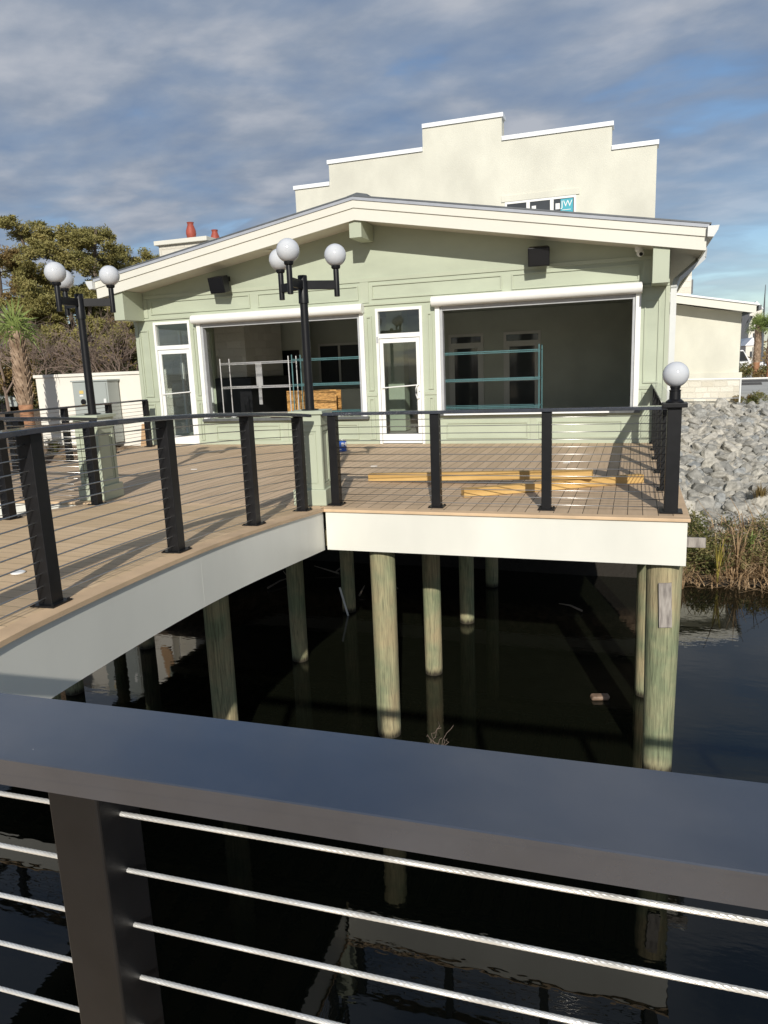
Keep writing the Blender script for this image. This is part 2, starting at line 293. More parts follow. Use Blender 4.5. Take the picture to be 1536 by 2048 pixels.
# ------------------------------------------------------------------ builders
class MB:
    def __init__(s): s.v = []; s.f = []
    def add(s, vs, fs):
        k = len(s.v); s.v += [tuple(p) for p in vs]; s.f += [tuple(i+k for i in q) for q in fs]; return s
    def box(s, x0, x1, y0, y1, z0, z1):
        return s.add([(x0,y0,z0),(x1,y0,z0),(x1,y1,z0),(x0,y1,z0),(x0,y0,z1),(x1,y0,z1),(x1,y1,z1),(x0,y1,z1)],
                     [(0,3,2,1),(4,5,6,7),(0,1,5,4),(1,2,6,5),(2,3,7,6),(3,0,4,7)])
    def obox(s, c, ax, ay, az):   # centre + half axis vectors
        c, ax, ay, az = map(Vector, (c, ax, ay, az))
        P = [c+sx*ax+sy*ay+sz*az for sz in (-1, 1) for sx, sy in ((-1,-1),(1,-1),(1,1),(-1,1))]
        return s.add(P, [(0,3,2,1),(4,5,6,7),(0,1,5,4),(1,2,6,5),(2,3,7,6),(3,0,4,7)])
    def bar(s, a, b, w, h, up=(0,0,1)):   # rectangular bar a->b, w across, h along up
        a, b = Vector(a), Vector(b); d = b-a; n = d.normalized(); sd = n.cross(Vector(up)).normalized(); u = sd.cross(n)
        return s.obox((a+b)/2, d/2, sd*w/2, u*h/2)
    def tube(s, pts, r, n=6, cap=True):
        pts = [Vector(p) for p in pts]; rs = r if isinstance(r, (list, tuple)) else [r]*len(pts); k = len(s.v)
        t0 = (pts[1]-pts[0]).normalized(); ref = Vector((0,0,1)) if abs(t0.z) < 0.9 else Vector((1,0,0))
        for i, p in enumerate(pts):
            t = (pts[min(i+1, len(pts)-1)]-pts[max(i-1, 0)]).normalized()
            a = t.cross(ref)
            if a.length < 1e-4: a = t.cross(Vector((0,1,0)))
            a.normalize(); b = t.cross(a)
            for j in range(n):
                q = 2*math.pi*j/n; s.v.append(tuple(p+(a*math.cos(q)+b*math.sin(q))*rs[i]))
        for i in range(len(pts)-1):
            for j in range(n):
                s.f.append((k+i*n+j, k+i*n+(j+1)%n, k+(i+1)*n+(j+1)%n, k+(i+1)*n+j))
        if cap:
            s.f.append(tuple(k+j for j in range(n))[::-1]); s.f.append(tuple(k+(len(pts)-1)*n+j for j in range(n)))
        return s
    def lathe(s, c, prof, n=24):   # prof [(r,z)]
        k = len(s.v)
        for r, z in prof:
            for j in range(n):
                a = 2*math.pi*j/n; s.v.append((c[0]+r*math.cos(a), c[1]+r*math.sin(a), c[2]+z))
        for i in range(len(prof)-1):
            for j in range(n): s.f.append((k+i*n+j, k+i*n+(j+1)%n, k+(i+1)*n+(j+1)%n, k+(i+1)*n+j))
        s.f.append(tuple(k+j for j in range(n))[::-1]); s.f.append(tuple(k+(len(prof)-1)*n+j for j in range(n)))
        return s
    def prism_y(s, poly, y0, y1):   # polygon in xz (ccw seen from -Y)
        n = len(poly); P = [(x, y0, z) for x, z in poly]+[(x, y1, z) for x, z in poly]
        return s.add(P, [tuple(range(n)), tuple(range(2*n-1, n-1, -1))]+[(i, i+n, (i+1)%n+n, (i+1)%n) for i in range(n)])
    def prism_z(s, poly, z0, z1):
        n = len(poly); P = [(x, y, z0) for x, y in poly]+[(x, y, z1) for x, y in poly]
        return s.add(P, [tuple(range(n-1, -1, -1)), tuple(range(n, 2*n))]+[(i, (i+1)%n, (i+1)%n+n, i+n) for i in range(n)])
    def build(s, name, m, parent=None, smooth=False, bevel=0, local=False):
        me = bpy.data.meshes.new(name)
        off = (0, 0, 0)
        if parent is not None and not local:
            p = parent
            while p.parent: p = p.parent
            off = p.location
        vs = [(x-off[0], y-off[1], z-off[2]) for x, y, z in s.v] if tuple(off) != (0,0,0) else s.v
        me.from_pydata(vs, [], s.f); me.materials.append(m)
        if smooth: me.polygons.foreach_set('use_smooth', [True]*len(me.polygons))
        me.update()
        o = bpy.data.objects.new(name, me); COL.objects.link(o)
        if parent is not None: o.parent = parent
        if bevel:
            b = o.modifiers.new('bevel', 'BEVEL'); b.width = bevel; b.segments = 2; b.limit_method = 'ANGLE'
        return o
def smooth_auto(o, ang=40):
    me = o.data
    me.polygons.foreach_set('use_smooth', [True]*len(me.polygons))
    try: me.set_sharp_from_angle(angle=R_(ang))
    except Exception: pass
    return o
def tag(o, label=None, cat=None, group=None, kind=None):
    if label: o['label'] = label
    if cat: o['category'] = cat
    if group: o['group'] = group
    if kind: o['kind'] = kind
    return o
def thing(name, label, cat, loc=(0,0,0), group=None, rotz=0):
    o = bpy.data.objects.new(name, None); COL.objects.link(o); o.location = loc; o.rotation_euler = (0, 0, rotz)
    o.empty_display_size = 0.2
    return tag(o, label, cat, group)
def copy_tree(o, parent=None):
    c = o.copy(); COL.objects.link(c)
    if parent is not None: c.parent = parent
    for ch in list(o.children): copy_tree(ch, c)
    return c
def rnd(a, b): return a+(b-a)*random.random()
def sstep(t): t = max(0., min(1., t)); return t*t*(3-2*t)

# ------------------------------------------------------------------ terrain and water
ZW = -2.85
def hgt(x, y):
    hl = -.22-.52*max(0, 16.0-y); hm = -.25-1.05*max(0, 17.6-y); hr = -.27-.222*max(0, 26.8-y)
    a = sstep((x+10.6)/1.6); b = sstep((x-.1)/1.2)
    h = hl*(1-a)+hm*a; h = h*(1-b)+hr*b
    n = mnoise.noise(Vector((x*.5, y*.5, 0)))*.12+mnoise.noise(Vector((x*1.7, y*1.7, 4)))*.05
    if h < -.3: h += n*min(1, (-.3-h)*3)
    h = max(h, -.22-.5*max(0, y+60), -.22-.5*max(0, x+48), -.22-.5*max(0, 75-x))
    return max(h, -3.9)
def axis_(a0, a1, step, far):
    g = list(np.arange(a0, a1+1e-6, step)); s = step; v = a0; lo = []
    while v > -far: s *= 1.35; v -= s; lo.append(v)
    s = step; v = a1; hi = []
    while v < far: s *= 1.35; v += s; hi.append(v)
    return lo[::-1]+g+hi
xs = axis_(-19, 9, .35, 900); ys = axis_(4, 30, .35, 900)
g = MB()
for y in ys:
    for x in xs: g.v.append((float(x), float(y), hgt(x, y)))
nx = len(xs)
for j in range(len(ys)-1):
    for i in range(nx-1): g.f.append((j*nx+i, j*nx+i+1, (j+1)*nx+i+1, (j+1)*nx+i))
tag(g.build('ground', GROUND, smooth=True), kind='structure')
tag(MB().add([(-120,-120,ZW),(120,-120,ZW),(120,30,ZW),(-120,30,ZW)], [(0,1,2,3)]).build('water', WATER), kind='structure')
tag(MB().add([(.9,26.95,-.24),(60,26.95,-.24),(60,62,-.24),(.9,62,-.24)], [(0,1,2,3)]).build('parking_lot', ASPH), kind='structure')
lm = MB()
for k in range(5):
    x = 3.6+k*2.7; lm.add([(x,36,-.236),(x+.12,36,-.236),(x+1.6,50,-.236),(x+1.48,50,-.236)], [(0,1,2,3)])
tag(lm.build('parking_lines', mat('dark_lane_paint', (0.12,0.12,0.115), 0.8)), kind='structure')
tag(MB().box(1.2, 40, 26.6, 26.95, -.6, -.2).build('kerb', CONC), kind='structure')

# ------------------------------------------------------------------ decks
def bz(Y):
    if Y > 3: return max(0., .23-.01136*(Y-3)**2)
    return .23-.23*sstep((3-Y)/2.2)
EP = [(-2.6, -2.95), (.8, -3.0), (2.8, -3.14), (4.35, -3.225), (5.3, -3.265), (6.2, -3.262), (6.9, -3.272), (7.5, -3.31)]
def ex(Y):
    return float(np.interp(Y, [p[0] for p in EP], [p[1] for p in EP]))
def exs(Y):   # smoothed edge
    return sum(ex(Y+d)*w for d, w in ((-.5,.2),(-.25,.2),(0,.2),(.25,.2),(.5,.2))) if Y < 6.9 else ex(Y)*.6+.4*sum(ex(min(7.5, Y+d)) for d in (-.3, 0, .3))/3
WB = 3.16   # bridge width
deck = thing('waterfront_deck', 'tan composite deck in front of the green building, cream fascia over the water', 'deck', (-3, 10, 0))
B = MB()
B.prism_z([(-10.35,7.62),(.40,7.62),(.40,14.14),(-10.35,14.14)], -.03, 0)
B.build('decking', DECKY, deck)
for q in ((-3.33, .555, 7.485, 7.615), (.405, .555, 7.6165, 14.14), (-10.5, -6.45, 7.485, 7.615), (-10.5, -10.355, 7.6165, 14.14)):
    MB().box(*q, -.032, .002).build('border_board', BORDER, deck, bevel=.006)
B = MB(); B.box(-6.45, -3.365, 7.485, 7.615, -.032, -.001); B.build('threshold_board', BORDER, deck)
B = MB(); B.box(-3.30, .53, 7.512, 7.54, -.48, -.034); B.build('front_fascia', FASCIA, deck, bevel=.002)
B = MB(); B.box(.50, .528, 7.545, 14.1, -.48, -.034); B.build('side_fascia', FASCIA, deck, bevel=.002)
B = MB(); B.box(-10.48, -6.42, 7.512, 7.54, -.48, -.034); B.build('left_fascia', FASCIA, deck, bevel=.002)
B = MB()
for k in range(27): x = -10.2+k*.41; B.box(x, x+.045, 7.56, 14.1, -.28, -.032)
for y in (7.75, 9.65, 11.8, 13.9): B.box(-10.3, .45, y-.11, y-.03, -.47, -.285); B.box(-10.3, .45, y+.03, y+.11, -.47, -.285)
B.build('joists', mat('joist_wood', (0.16, 0.14, 0.08), 0.85, var=0.3, scale=4), deck)

bridge = thing('arched_footbridge', 'gently arched footbridge with crosswise tan boards and a curved whitish side fascia', 'footbridge', (-4.8, 4, 0))
Ys = list(np.linspace(-2.6, 7.48, 64))
B = MB(); Bb = MB(); F = MB(); F2 = MB()
def strip(mb, xa, xb, za, zb, th, rows):
    k = len(mb.v)
    for Y in rows:
        a, b_ = xa(Y), xb(Y); z0, z1 = za(Y), zb(Y)
        mb.v += [(a, Y, z0), (b_, Y, z1), (b_, Y, z1-th), (a, Y, z0-th)]
    for i in range(len(rows)-1):
        for j in range(4): mb.f.append((k+i*4+j, k+i*4+(j+1)%4, k+(i+1)*4+(j+1)%4, k+(i+1)*4+j))
    mb.f.append((k, k+3, k+2, k+1)); e = k+(len(rows)-1)*4; mb.f.append((e, e+1, e+2, e+3))
strip(B, lambda Y: exs(Y)-WB+.14, lambda Y: exs(Y)-.142, bz, bz, .03, Ys)
B.build('decking', DECKX, bridge, smooth=False)
strip(Bb, lambda Y: exs(Y)-.14, lambda Y: exs(Y), lambda Y: bz(Y)+.002, lambda Y: bz(Y)+.002, .032, Ys)
Bb.build('border_board', BORDER, bridge); Bb = MB()
strip(Bb, lambda Y: exs(Y)-WB, lambda Y: exs(Y)-WB+.138, lambda Y: bz(Y)+.002, lambda Y: bz(Y)+.002, .032, Ys)
Bb.build('border_board', BORDER, bridge)
strip(F, lambda Y: exs(Y)-.05, lambda Y: exs(Y)-.022, lambda Y: bz(Y)-.034, lambda Y: bz(Y)-.034, .45, Ys[:-1]+[7.51])
F.build('curved_fascia', FASCIA, bridge, smooth=False)
strip(F2, lambda Y: exs(Y)-WB+.03, lambda Y: exs(Y)-WB+.058, lambda Y: bz(Y)-.034, lambda Y: bz(Y)-.034, .45, Ys)
F2.build('curved_fascia', FASCIA, bridge)
B = MB(); yj = 4.906; B.box(exs(yj)-.026, exs(yj)-.0213, yj-.003, yj+.003, bz(yj)-.484, bz(yj)-.036); B.build('fascia_joint', FASCIA, bridge)
B = MB()
for k in range(6): 
    o_ = .25+k*.53; strip(B, lambda Y: exs(Y)-o_-.05, lambda Y: exs(Y)-o_, lambda Y: bz(Y)-.035, lambda Y: bz(Y)-.035, .25, Ys[::3])
B.build('joists', mat('joist_wood_dark', (0.14, 0.12, 0.08), 0.85, var=0.3, scale=4), bridge)
for (x, y) in ((-4.15, 3.93),):
    B = MB(); B.lathe((x, y, bz(y)+.003), [(.05, 0), (.05, .006), (.04, .011)], 24); B.build('deck_light', SHEET, bridge, smooth=False)

plat = thing('viewing_platform', 'composite platform behind the near black railing', 'deck', (0, 0, 0))
B = MB(); B.box(-3.0, 4.5, -2.6, .97, -.03, 0); B.build('decking', DECKX, plat)
B = MB(); B.box(-3.0, 4.5, .975, 1.105, -.032, .002); B.build('border_board', BORDER, plat)
B = MB(); B.box(-3.0, 4.5, 1.05, 1.08, -.48, -.034); B.build('fascia', FASCIA, plat)

# ------------------------------------------------------------------ railings
def railing(name, label, path, post_idx, zf, h=1.075, cables=13, pitch=.0775, ctop=.98, capw=.15, postw=.10, group='black cable railings around the deck', cable_r=.0046, railext=(0, 0), big=None):
    p0 = path[0]; t = thing(name, label, 'railing', (p0[0], p0[1], zf(p0[1])), group)
    pts = [Vector((x, y, zf(y))) for x, y in path]
    # top rail swept along the path
    P = list(pts)
    P[0] = P[0]+(P[0]-P[1]).normalized()*railext[0]; P[-1] = P[-1]+(P[-1]-P[-2]).normalized()*railext[1]
    B = MB(); k = 0
    for i, p in enumerate(P):
        d = (P[min(i+1, len(P)-1)]-P[max(i-1, 0)]); d.z = 0; d.normalize(); sd = Vector((d.y, -d.x, 0))
        for a, zz_ in ((-capw/2, h), (capw/2, h), (capw/2, h-.035), (-capw/2, h-.035)): B.v.append(tuple(p+sd*a+Vector((0,0,zz_))))
    for i in range(len(P)-1):
        for j in range(4): B.f.append((i*4+j, (i+1)*4+j, (i+1)*4+(j+1)%4, i*4+(j+1)%4))
    e = (len(P)-1)*4; B.f.append((0,1,2,3)); B.f.append((e+3,e+2,e+1,e))
    B.build('top_rail', CAPBLK, t, bevel=.004)
    for i in post_idx:
        p = pts[i]; d = (pts[min(i+1, len(pts)-1)]-pts[max(i-1, 0)]); d.z = 0; d.normalize(); sd = Vector((d.y, -d.x, 0)); w = postw/2
        B = MB(); B.obox(p+Vector((0,0,(h-.036)/2+.004)), d*w, sd*w, (0,0,(h-.036)/2-.004)); po = B.build('post', BLACK, t, bevel=.004)
        B = MB(); B.obox(p+Vector((0,0,.008)), d*(w+.035), sd*(w+.035), (0,0,.006))
        for a in (-1, 1):
            for b_ in (-1, 1): c = p+d*(w+.02)*a+sd*(w+.02)*b_; B.lathe((c.x, c.y, c.z+.014), [(.009,0),(.009,.009)], 6)
        B.build('base_plate', BLACK, po)
    for c in range(cables):
        z = ctop-c*pitch
        B = MB(); B.tube([p+Vector((0,0,z)) for p in pts], cable_r, 6); B.build('cable', STEEL2, t, smooth=True)
    return t
flat = lambda y: 0.0
fr = railing('cable_railing', 'long black cable railing along the front edge of the deck, above the cream fascia', [(-3.26,7.77),(-2.055,7.785),(-.853,7.80),(.31,7.815)], (0,1,2), flat, railext=(.1, 0))
sr = railing('cable_railing', 'black cable railing from the globe topped corner post back to the building', [(.375,7.9),(.37,9.13),(.37,10.52),(.372,11.91),(.372,13.06),(.37,14.05)], (1,2,3,4,5), flat, railext=(0,.08))
cy = [.95,1.6,2.2,2.8,3.38,3.9,4.4,4.8,5.3,5.7,6.1,6.5,6.9,7.26,7.45]
cr = railing('cable_railing', 'curved black cable railing on the water side of the arched footbridge', [(exs(y)-.17, y) for y in cy], (1,4,7,10,13), bz, railext=(0,.06))
ly = [-2.0,.4,1.6,2.9,3.6,4.4,5.2,5.92,6.6,7.3]
lr = railing('cable_railing', 'black cable railing on the far side of the footbridge, ending at the left pedestal', [(exs(y)-WB+.17, y) for y in ly], (1,3,5,7,9), bz, railext=(0,.1))
cl_ = railing('cable_railing', 'short black cable railing from the left pedestal to the far left deck edge', [(-6.52,7.66),(-7.78,7.72),(-9.0,7.78),(-10.2,7.84)], (1,2,3), flat)
fl = railing('cable_railing', 'black cable railing on the far left deck edge before the grey cabinet', [(-10.2,7.95),(-10.2,8.7),(-10.2,9.95),(-10.2,11.25),(-10.2,12.5),(-10.2,13.72)], (1,2,3,4,5), flat, h=1.05, ctop=.955)

# near railing: twisted strand cables
nr = thing('cable_railing', 'nearest cable railing, with wide sky-tinted black cap and bright twisted cables, at the photo bottom', 'railing', (-.72, .76, 0), 'black cable railings around the deck')
def ny(x): return .738+.026*(x+.72)
B = MB(); B.v = []
xx = [-3.0, -2.0, -1.0, 0, 1, 2, 3, 4.4]
for x in xx:
    y = ny(x)
    for a, z in ((-.082, 1.0985), (-.0805, 1.10), (.0805, 1.10), (.082, 1.0985), (.082, 1.062), (-.082, 1.062)): B.v.append((x, y+a, z))
for i in range(len(xx)-1):
    for j in range(6): B.f.append((i*6+j, (i+1)*6+j, (i+1)*6+(j+1)%6, i*6+(j+1)%6))
B.f.append(tuple(range(6))); B.f.append(tuple(len(B.v)-1-j for j in range(6)))
B.build('top_rail', CAPBLK, nr)
for x in (-1.96, -.70, .55, 1.8, 3.1):
    y = ny(x); B = MB(); B.box(x-.041, x+.041, y-.041, y+.041, .004, 1.0615); po = B.build('post', BLACK, nr, bevel=.003)
    B = MB(); B.box(x-.08, x+.08, y-.08, y+.08, .003, .014); B.build('base_plate', BLACK, po)
NSEG_R = .0042
for c in range(10):
    z = .984-c*.0885
    for (xa, xb) in ((-1.92, -.741), (-.659, .51)):
        n = int((xb-xa)/NSEG_R); ns = 6; per = 18; B = MB()
        for i in range(n+1):
            x = xa+(xb-xa)*i/n; tw = 2*math.pi*x/.052; y = ny(x)
            for j in range(per):
                a = 2*math.pi*j/per; r = .0029+.00062*abs(math.cos((a+tw)*ns/2))
                B.v.append((x, y+r*math.cos(a), z+r*math.sin(a)))
        for i in range(n):
            for j in range(per): B.f.append((i*per+j, i*per+(j+1)%per, (i+1)*per+(j+1)%per, (i+1)*per+j))
        B.build('cable', STEEL, nr, smooth=False)
    for (xa, xb) in ((-3.0, -2.0), (.59, 3.06)):
        B = MB(); B.tube([(xa, ny(xa), z), (xb, ny(xb), z)], .0033, 8); B.build('cable', STEEL, nr, smooth=True)

# globe-topped corner post
def globe(mb, c, r, n=32):
    prof = [(r*math.sin(math.pi*i/18), -r*math.cos(math.pi*i/18)) for i in range(1, 18)]
    mb.lathe(c, [(r*.04, -r)]+prof+[(r*.04, r)], n)
cp = thing('lamp_post', 'short black post topped with a white globe at the right front deck corner', 'lamp', (.385, 7.82, 0))
B = MB(); B.box(.385-.066, .385+.066, 7.82-.066, 7.82+.066, .005, 1.06); po = B.build('post', BLACK, cp, bevel=.005)
B = MB(); B.box(.385-.11, .385+.11, 7.82-.11, 7.82+.11, .003, .018); B.build('base_plate', BLACK, po)
B = MB(); B.box(.385-.115, .385+.115, 7.82-.115, 7.82+.115, 1.06, 1.105); B.build('cap', BLACK, cp, bevel=.006)
B = MB(); B.lathe((.385, 7.82, 1.105), [(.085,0),(.085,.012),(.064,.03),(.054,.034),(.052,.11),(.056,.112),(.056,.122),(.044,.126),(.044,.14),(.05,.145),(.05,.16)], 24); smooth_auto(B.build('fitter', BLACK, cp))
B = MB(); globe(B, (.385, 7.82, 1.378), .124); B.build('globe', GLOBE, cp, smooth=True)

# triple-globe lamps on panelled pedestals
def lamp(x, y, lab1, lab2, rot=0.0):
    pd = thing('pedestal', lab2, 'pedestal', (0, 0, 0), 'sage green lamp pedestals', 0)
    def bx(mb, w, z0, z1): mb.box(-w, w, -w, w, z0, z1)
    B = MB(); bx(B, .20, .002, .19); B.build('base', GREEN2, pd, bevel=.006, local=True)
    B = MB(); bx(B, .152, .19, .93); B.build('shaft', GREEN2, pd, local=True)
    B = MB()
    for sx in (-1, 1):
        for ax in (0, 1):
            for s2 in (-1, 1):   # stiles
                a0, a1 = s2*.167, s2*.112; lo, hi = min(a0, a1), max(a0, a1)
                f0, f1 = sorted((sx*.1515, sx*.170))
                if ax == 0: B.box(lo, hi, f0, f1, .191, .929)
                else: B.box(f0, f1, lo*.985, hi, .191, .929) if False else B.box(f0, f1, max(lo, -.151), min(hi, .151), .191, .929)
            f0, f1 = sorted((sx*.1515, sx*.168))
            for z0, z1 in ((.191, .25), (.865, .929)):
                if ax == 0: B.box(-.111, .111, f0, f1, z0, z1)
                else: B.box(f0, f1, -.111, .111, z0, z1)
            f0, f1 = sorted((sx*.1515, sx*.160))
            for q in (-1, 1):
                a0, a1 = sorted((q*.098, q*.082))
                if ax == 0: B.box(a0, a1, f0, f1, .265, .85)
                else: B.box(f0, f1, a0, a1, .265, .85)
            for z0, z1 in ((.262, .278), (.836, .852)):
                if ax == 0: B.box(-.0815, .0815, f0, f1, z0, z1)
                else: B.box(f0, f1, -.0815, .0815, z0, z1)
    B.build('panel_moulding', GREEN2, pd, local=True)
    B = MB(); bx(B, .178, .93, 1.06); bx(B, .205, 1.06, 1.10); B.build('cap', GREEN2, pd, bevel=.005, local=True)
    pd.location = (x, y, 0); pd.rotation_euler = (0, 0, rot)
    t = thing('triple_globe_lamp', lab1, 'lamp', (x, y, 1.10), 'black lamps with three white globes')
    B = MB(); B.tube([(0,0,.003),(0,0,.012)], .10, 16); B.tube([(0,0,.012),(0,0,.95),(0,0,1.20)], [.052,.046,.045], 16); B.tube([(0,0,1.2),(0,0,1.50),(0,0,1.505)], [.058,.052,.048], 16)
    smooth_auto(B.build('pole', BLACK, t, local=True))
    for ang in (-90+math.degrees(0), 30, 150):
        a = R_(ang+4); d = Vector((math.cos(a), math.sin(a), 0)); r = .39
        B = MB(); B.bar(d*.05+Vector((0,0,1.40)), d*(r-.02)+Vector((0,0,1.40)), .045, .095); ar = B.build('arm', BLACK, t, bevel=.003, local=True)
        e = d*r
        B = MB(); B.lathe((e.x, e.y, 1.27), [(.022,0),(.032,.003),(.032,.29),(.03,.30),(.045,.305),(.052,.32),(.052,.345)], 20); smooth_auto(B.build('stem', BLACK, ar, local=True))
        B = MB(); globe(B, (e.x, e.y, 1.722), .124); B.build('globe', GLOBE, t, smooth=True, local=True)
lamp(-3.57, 7.85, 'black lamp with three white globes at the inner deck corner, before the left opening', 'sage green panelled pedestal at the inner deck corner, between two railing ends', R_(6))
lamp(-6.64, 7.82, 'black lamp with three white globes on the left pedestal, against the pines', 'sage green panelled pedestal on the left, behind the curved railing', R_(4))

# ------------------------------------------------------------------ pilings
def pile(x, y, r0, r1, top, label, lean=(0, 0), group='round timber pilings under the deck', seed=0):
    rs = random.Random(seed); B = MB(); n = 28; zs = list(np.linspace(-4.4, top, 30)); k = 0
    for z in zs:
        t = (z-ZW)/(top-ZW); r = r0+(r1-r0)*t
        for j in range(n):
            a = 2*math.pi*j/n
            rr = r*(1+.025*mnoise.noise(Vector((math.cos(a)*1.6+seed*7, math.sin(a)*1.6, z*.6)))+.018*mnoise.noise(Vector((math.cos(a)*6+seed*3, math.sin(a)*6, z*.8))))
            B.v.append((x+lean[0]*(z-top)+rr*math.cos(a), y+lean[1]*(z-top)+rr*math.sin(a), z))
    for i in range(len(zs)-1):
        for j in range(n): B.f.append((i*n+j, i*n+(j+1)%n, (i+1)*n+(j+1)%n, (i+1)*n+j))
    B.f.append(tuple((len(zs)-1)*n+j for j in range(n)))
    o = B.build('piling', PILE, smooth=True); 
    # origin at the base
    o.data.transform(Matrix.Translation((-x, -y, -ZW))); o.location = (x, y, ZW)
    return tag(o, label, 'piling', group)
pile(.345, 7.80, .150, .178, -.30, 'thick greenish piling at the right front deck corner with a grey block nailed on', seed=1)
pile(-2.73, 7.79, .142, .148, -.30, 'sunlit green piling under the front fascia, right of the inner deck corner', seed=2)
pile(.245, 9.65, .13, .14, -.30, 'slimmer piling half hidden behind the thick corner piling', seed=3)
pile(-2.66, 9.66, .125, .13, -.30, 'piling with a lit lower half, just right behind the sunlit green piling', seed=4)
pile(-4.80, 9.65, .125, .135, -.30, 'brownish piling in shade below the end of the curved fascia', seed=5)
pile(-2.64, 11.85, .125, .13, -.30, 'piling in the third row with only its foot lit above the water', seed=6)
pile(-4.88, 11.95, .125, .13, -.30, 'shaded piling of the third row with a white stick leaning against it', seed=7)
pile(-2.60, 14.0, .125, .13, -.30, 'short dark piling in the back row near the bank', seed=8)
pile(.25, 11.85, .125, .13, -.30, 'third row piling hidden behind the two at the right corner', seed=9)
pile(-4.50, 6.97, .145, .15, -.12, 'long dark piling under the footbridge edge reaching down behind the near rail', lean=(0, 0), seed=10)
pile(-7.55, 9.55, .125, .13, -.30, 'dark piling under the left part of the deck, seen below the curved fascia', seed=11)
pile(-6.2, 6.04, .13, .135, .05, 'dark piling at the far side of the footbridge, glimpsed just above the near rail', seed=12)
for i, (x, y) in enumerate(((-6.0,3.5),(-10.1,7.8),(-7.5,7.8),(-5.0,7.8),(-10.1,11.85),(-7.6,11.85),(-10.1,9.65))):
    pile(x, y, .125, .13, -.30 if y > 7 else -.12, 'dark piling under the left half of the deck or footbridge, mostly hidden', group='hidden pilings at the left', seed=20+i)

# ------------------------------------------------------------------ main building
YF = 14.15; XL, XR = -10.56, .54; RX = -4.98
def rake(x): return 4.23-.173*abs(x-RX)
bld = thing('restaurant_building', 'sage green gabled building with two wide open serving windows and a stepped cream parapet', 'building', (-5, 17, 0))
# front wall around openings
B = MB()
D1 = (-10.10, -9.17, 0, 2.70); W1 = (-8.95, -5.17, .57, 2.62); D2 = (-4.90, -3.94, 0, 2.68); W2 = (-3.64, .05, .61, 2.66)
y0, y1 = YF, YF+.18
for a, b_ in ((XL, D1[0]), (D1[1], W1[0]), (W1[1], D2[0]), (D2[1], W2[0]), (W2[1], XR)): B.box(a, b_, y0, y1, -.3, 2.72)
for d in (W1, W2): B.box(d[0], d[1], y0, y1, -.3, d[2])
for d in (D1, D2): B.box(d[0], d[1], y0, y1, -.3, -.001)
for d in (D1, D2, W1, W2): B.box(d[0], d[1], y0, y1, d[3], 2.72)
B.prism_y([(XL,2.72),(XR,2.72),(XR,rake(XR)+.1),(RX,rake(RX)+.1),(XL,rake(XL)+.1)], y0, y1)
B.build('front_wall', GREEN, bld)
# side walls (left wall has a glazed opening)
B = MB(); B.box(XL+.0, XL+.16, y1, 14.5, -.3, 3.2); B.box(XL, XL+.16, 14.5, 17.0, -.3, .12); B.box(XL, XL+.16, 14.5, 17.0, 2.6, 3.2); B.box(XL, XL+.16, 17.0, 22.6, -.3, 3.2)
B.build('left_wall', GREEN, bld)
B = MB(); B.box(XR-.16, XR, y1, 22.6, -.3, 3.2); B.build('right_wall', GREEN, bld)
B = MB(); B.box(XL+.1, XR-.005, 17.2, 22.4, -3.2, -.302); B.build('foundation', CONC, bld)
# panel mouldings: raised thin frames
B = MB()
def frame(x0, x1, z0, z1, w=.026, p=.024, Y=YF):
    B.box(x0, x1, Y-p, Y-.0005, z1-w, z1); B.box(x0, x1, Y-p, Y-.0005, z0, z0+w); B.box(x0, x0+w, Y-p, Y-.0005, z0+w, z1-w); B.box(x1-w, x1, Y-p, Y-.0005, z0+w, z1-w)
for a, b_ in ((-10.12,-7.66),(-7.48,-5.24),(-4.96,-2.38),(-2.20,.04)): frame(a, b_, 2.86, 3.14)
for a, b_ in ((-10.47,-10.24),(-5.10,-4.98),(-3.84,-3.74),(.14,.40),(-9.11,-9.02)): frame(a, b_, 1.08, 2.54); frame(a, b_, .10, .93)
for a, b_ in ((-8.72,-7.16),(-6.88,-5.36),(-3.50,-1.90),(-1.70,-.18)): frame(a, b_, .10, .42)
B.build('panel_moulding', GREEN2, bld)
B = MB()
# frieze boards and plain trim standing proud of the field panels
B.box(XL, XR, YF-.022, YF-.001, 3.20, 3.27)
for a, b_ in ((XL, -10.20), (-5.20,-5.02), (.10, XR)): B.box(a+.001, b_, YF-.018, YF-.001, 2.80, 3.198)
B.box(XL, XR, YF-.03, YF-.001, 2.745, 2.785)
B.box(XL-.012, XL+.001+.06, YF-.02, YF+.1, -.02, 2.74); B.box(XR-.06, XR+.012, YF-.02, YF+.1, -.02, 2.74)
B.box(XL+.07, D1[0]-.02, YF-.02, YF-.001, .97, 1.03); B.box(D1[1]+.02, W1[0]-.03, YF-.02, YF-.001, .97, 1.03); B.box(W1[1]+.03, D2[0]-.02, YF-.02, YF-.001, .97, 1.03); B.box(D2[1]+.02, W2[0]-.03, YF-.02, YF-.001, .97, 1.03); B.box(W2[1]+.03, XR-.07, YF-.02, YF-.001, .97, 1.03)
for a, b_ in ((D1[1]+.01, D2[0]-.01), (D2[1]+.01, XR-.07)): B.box(a, b_, YF-.025, YF-.001, -.0, .065)
for x in (-7.02, -1.80): B.box(x-.06, x+.06, YF-.018, YF-.001, .066, .50)
B.build('trim_board', GREEN2, bld, bevel=.003)
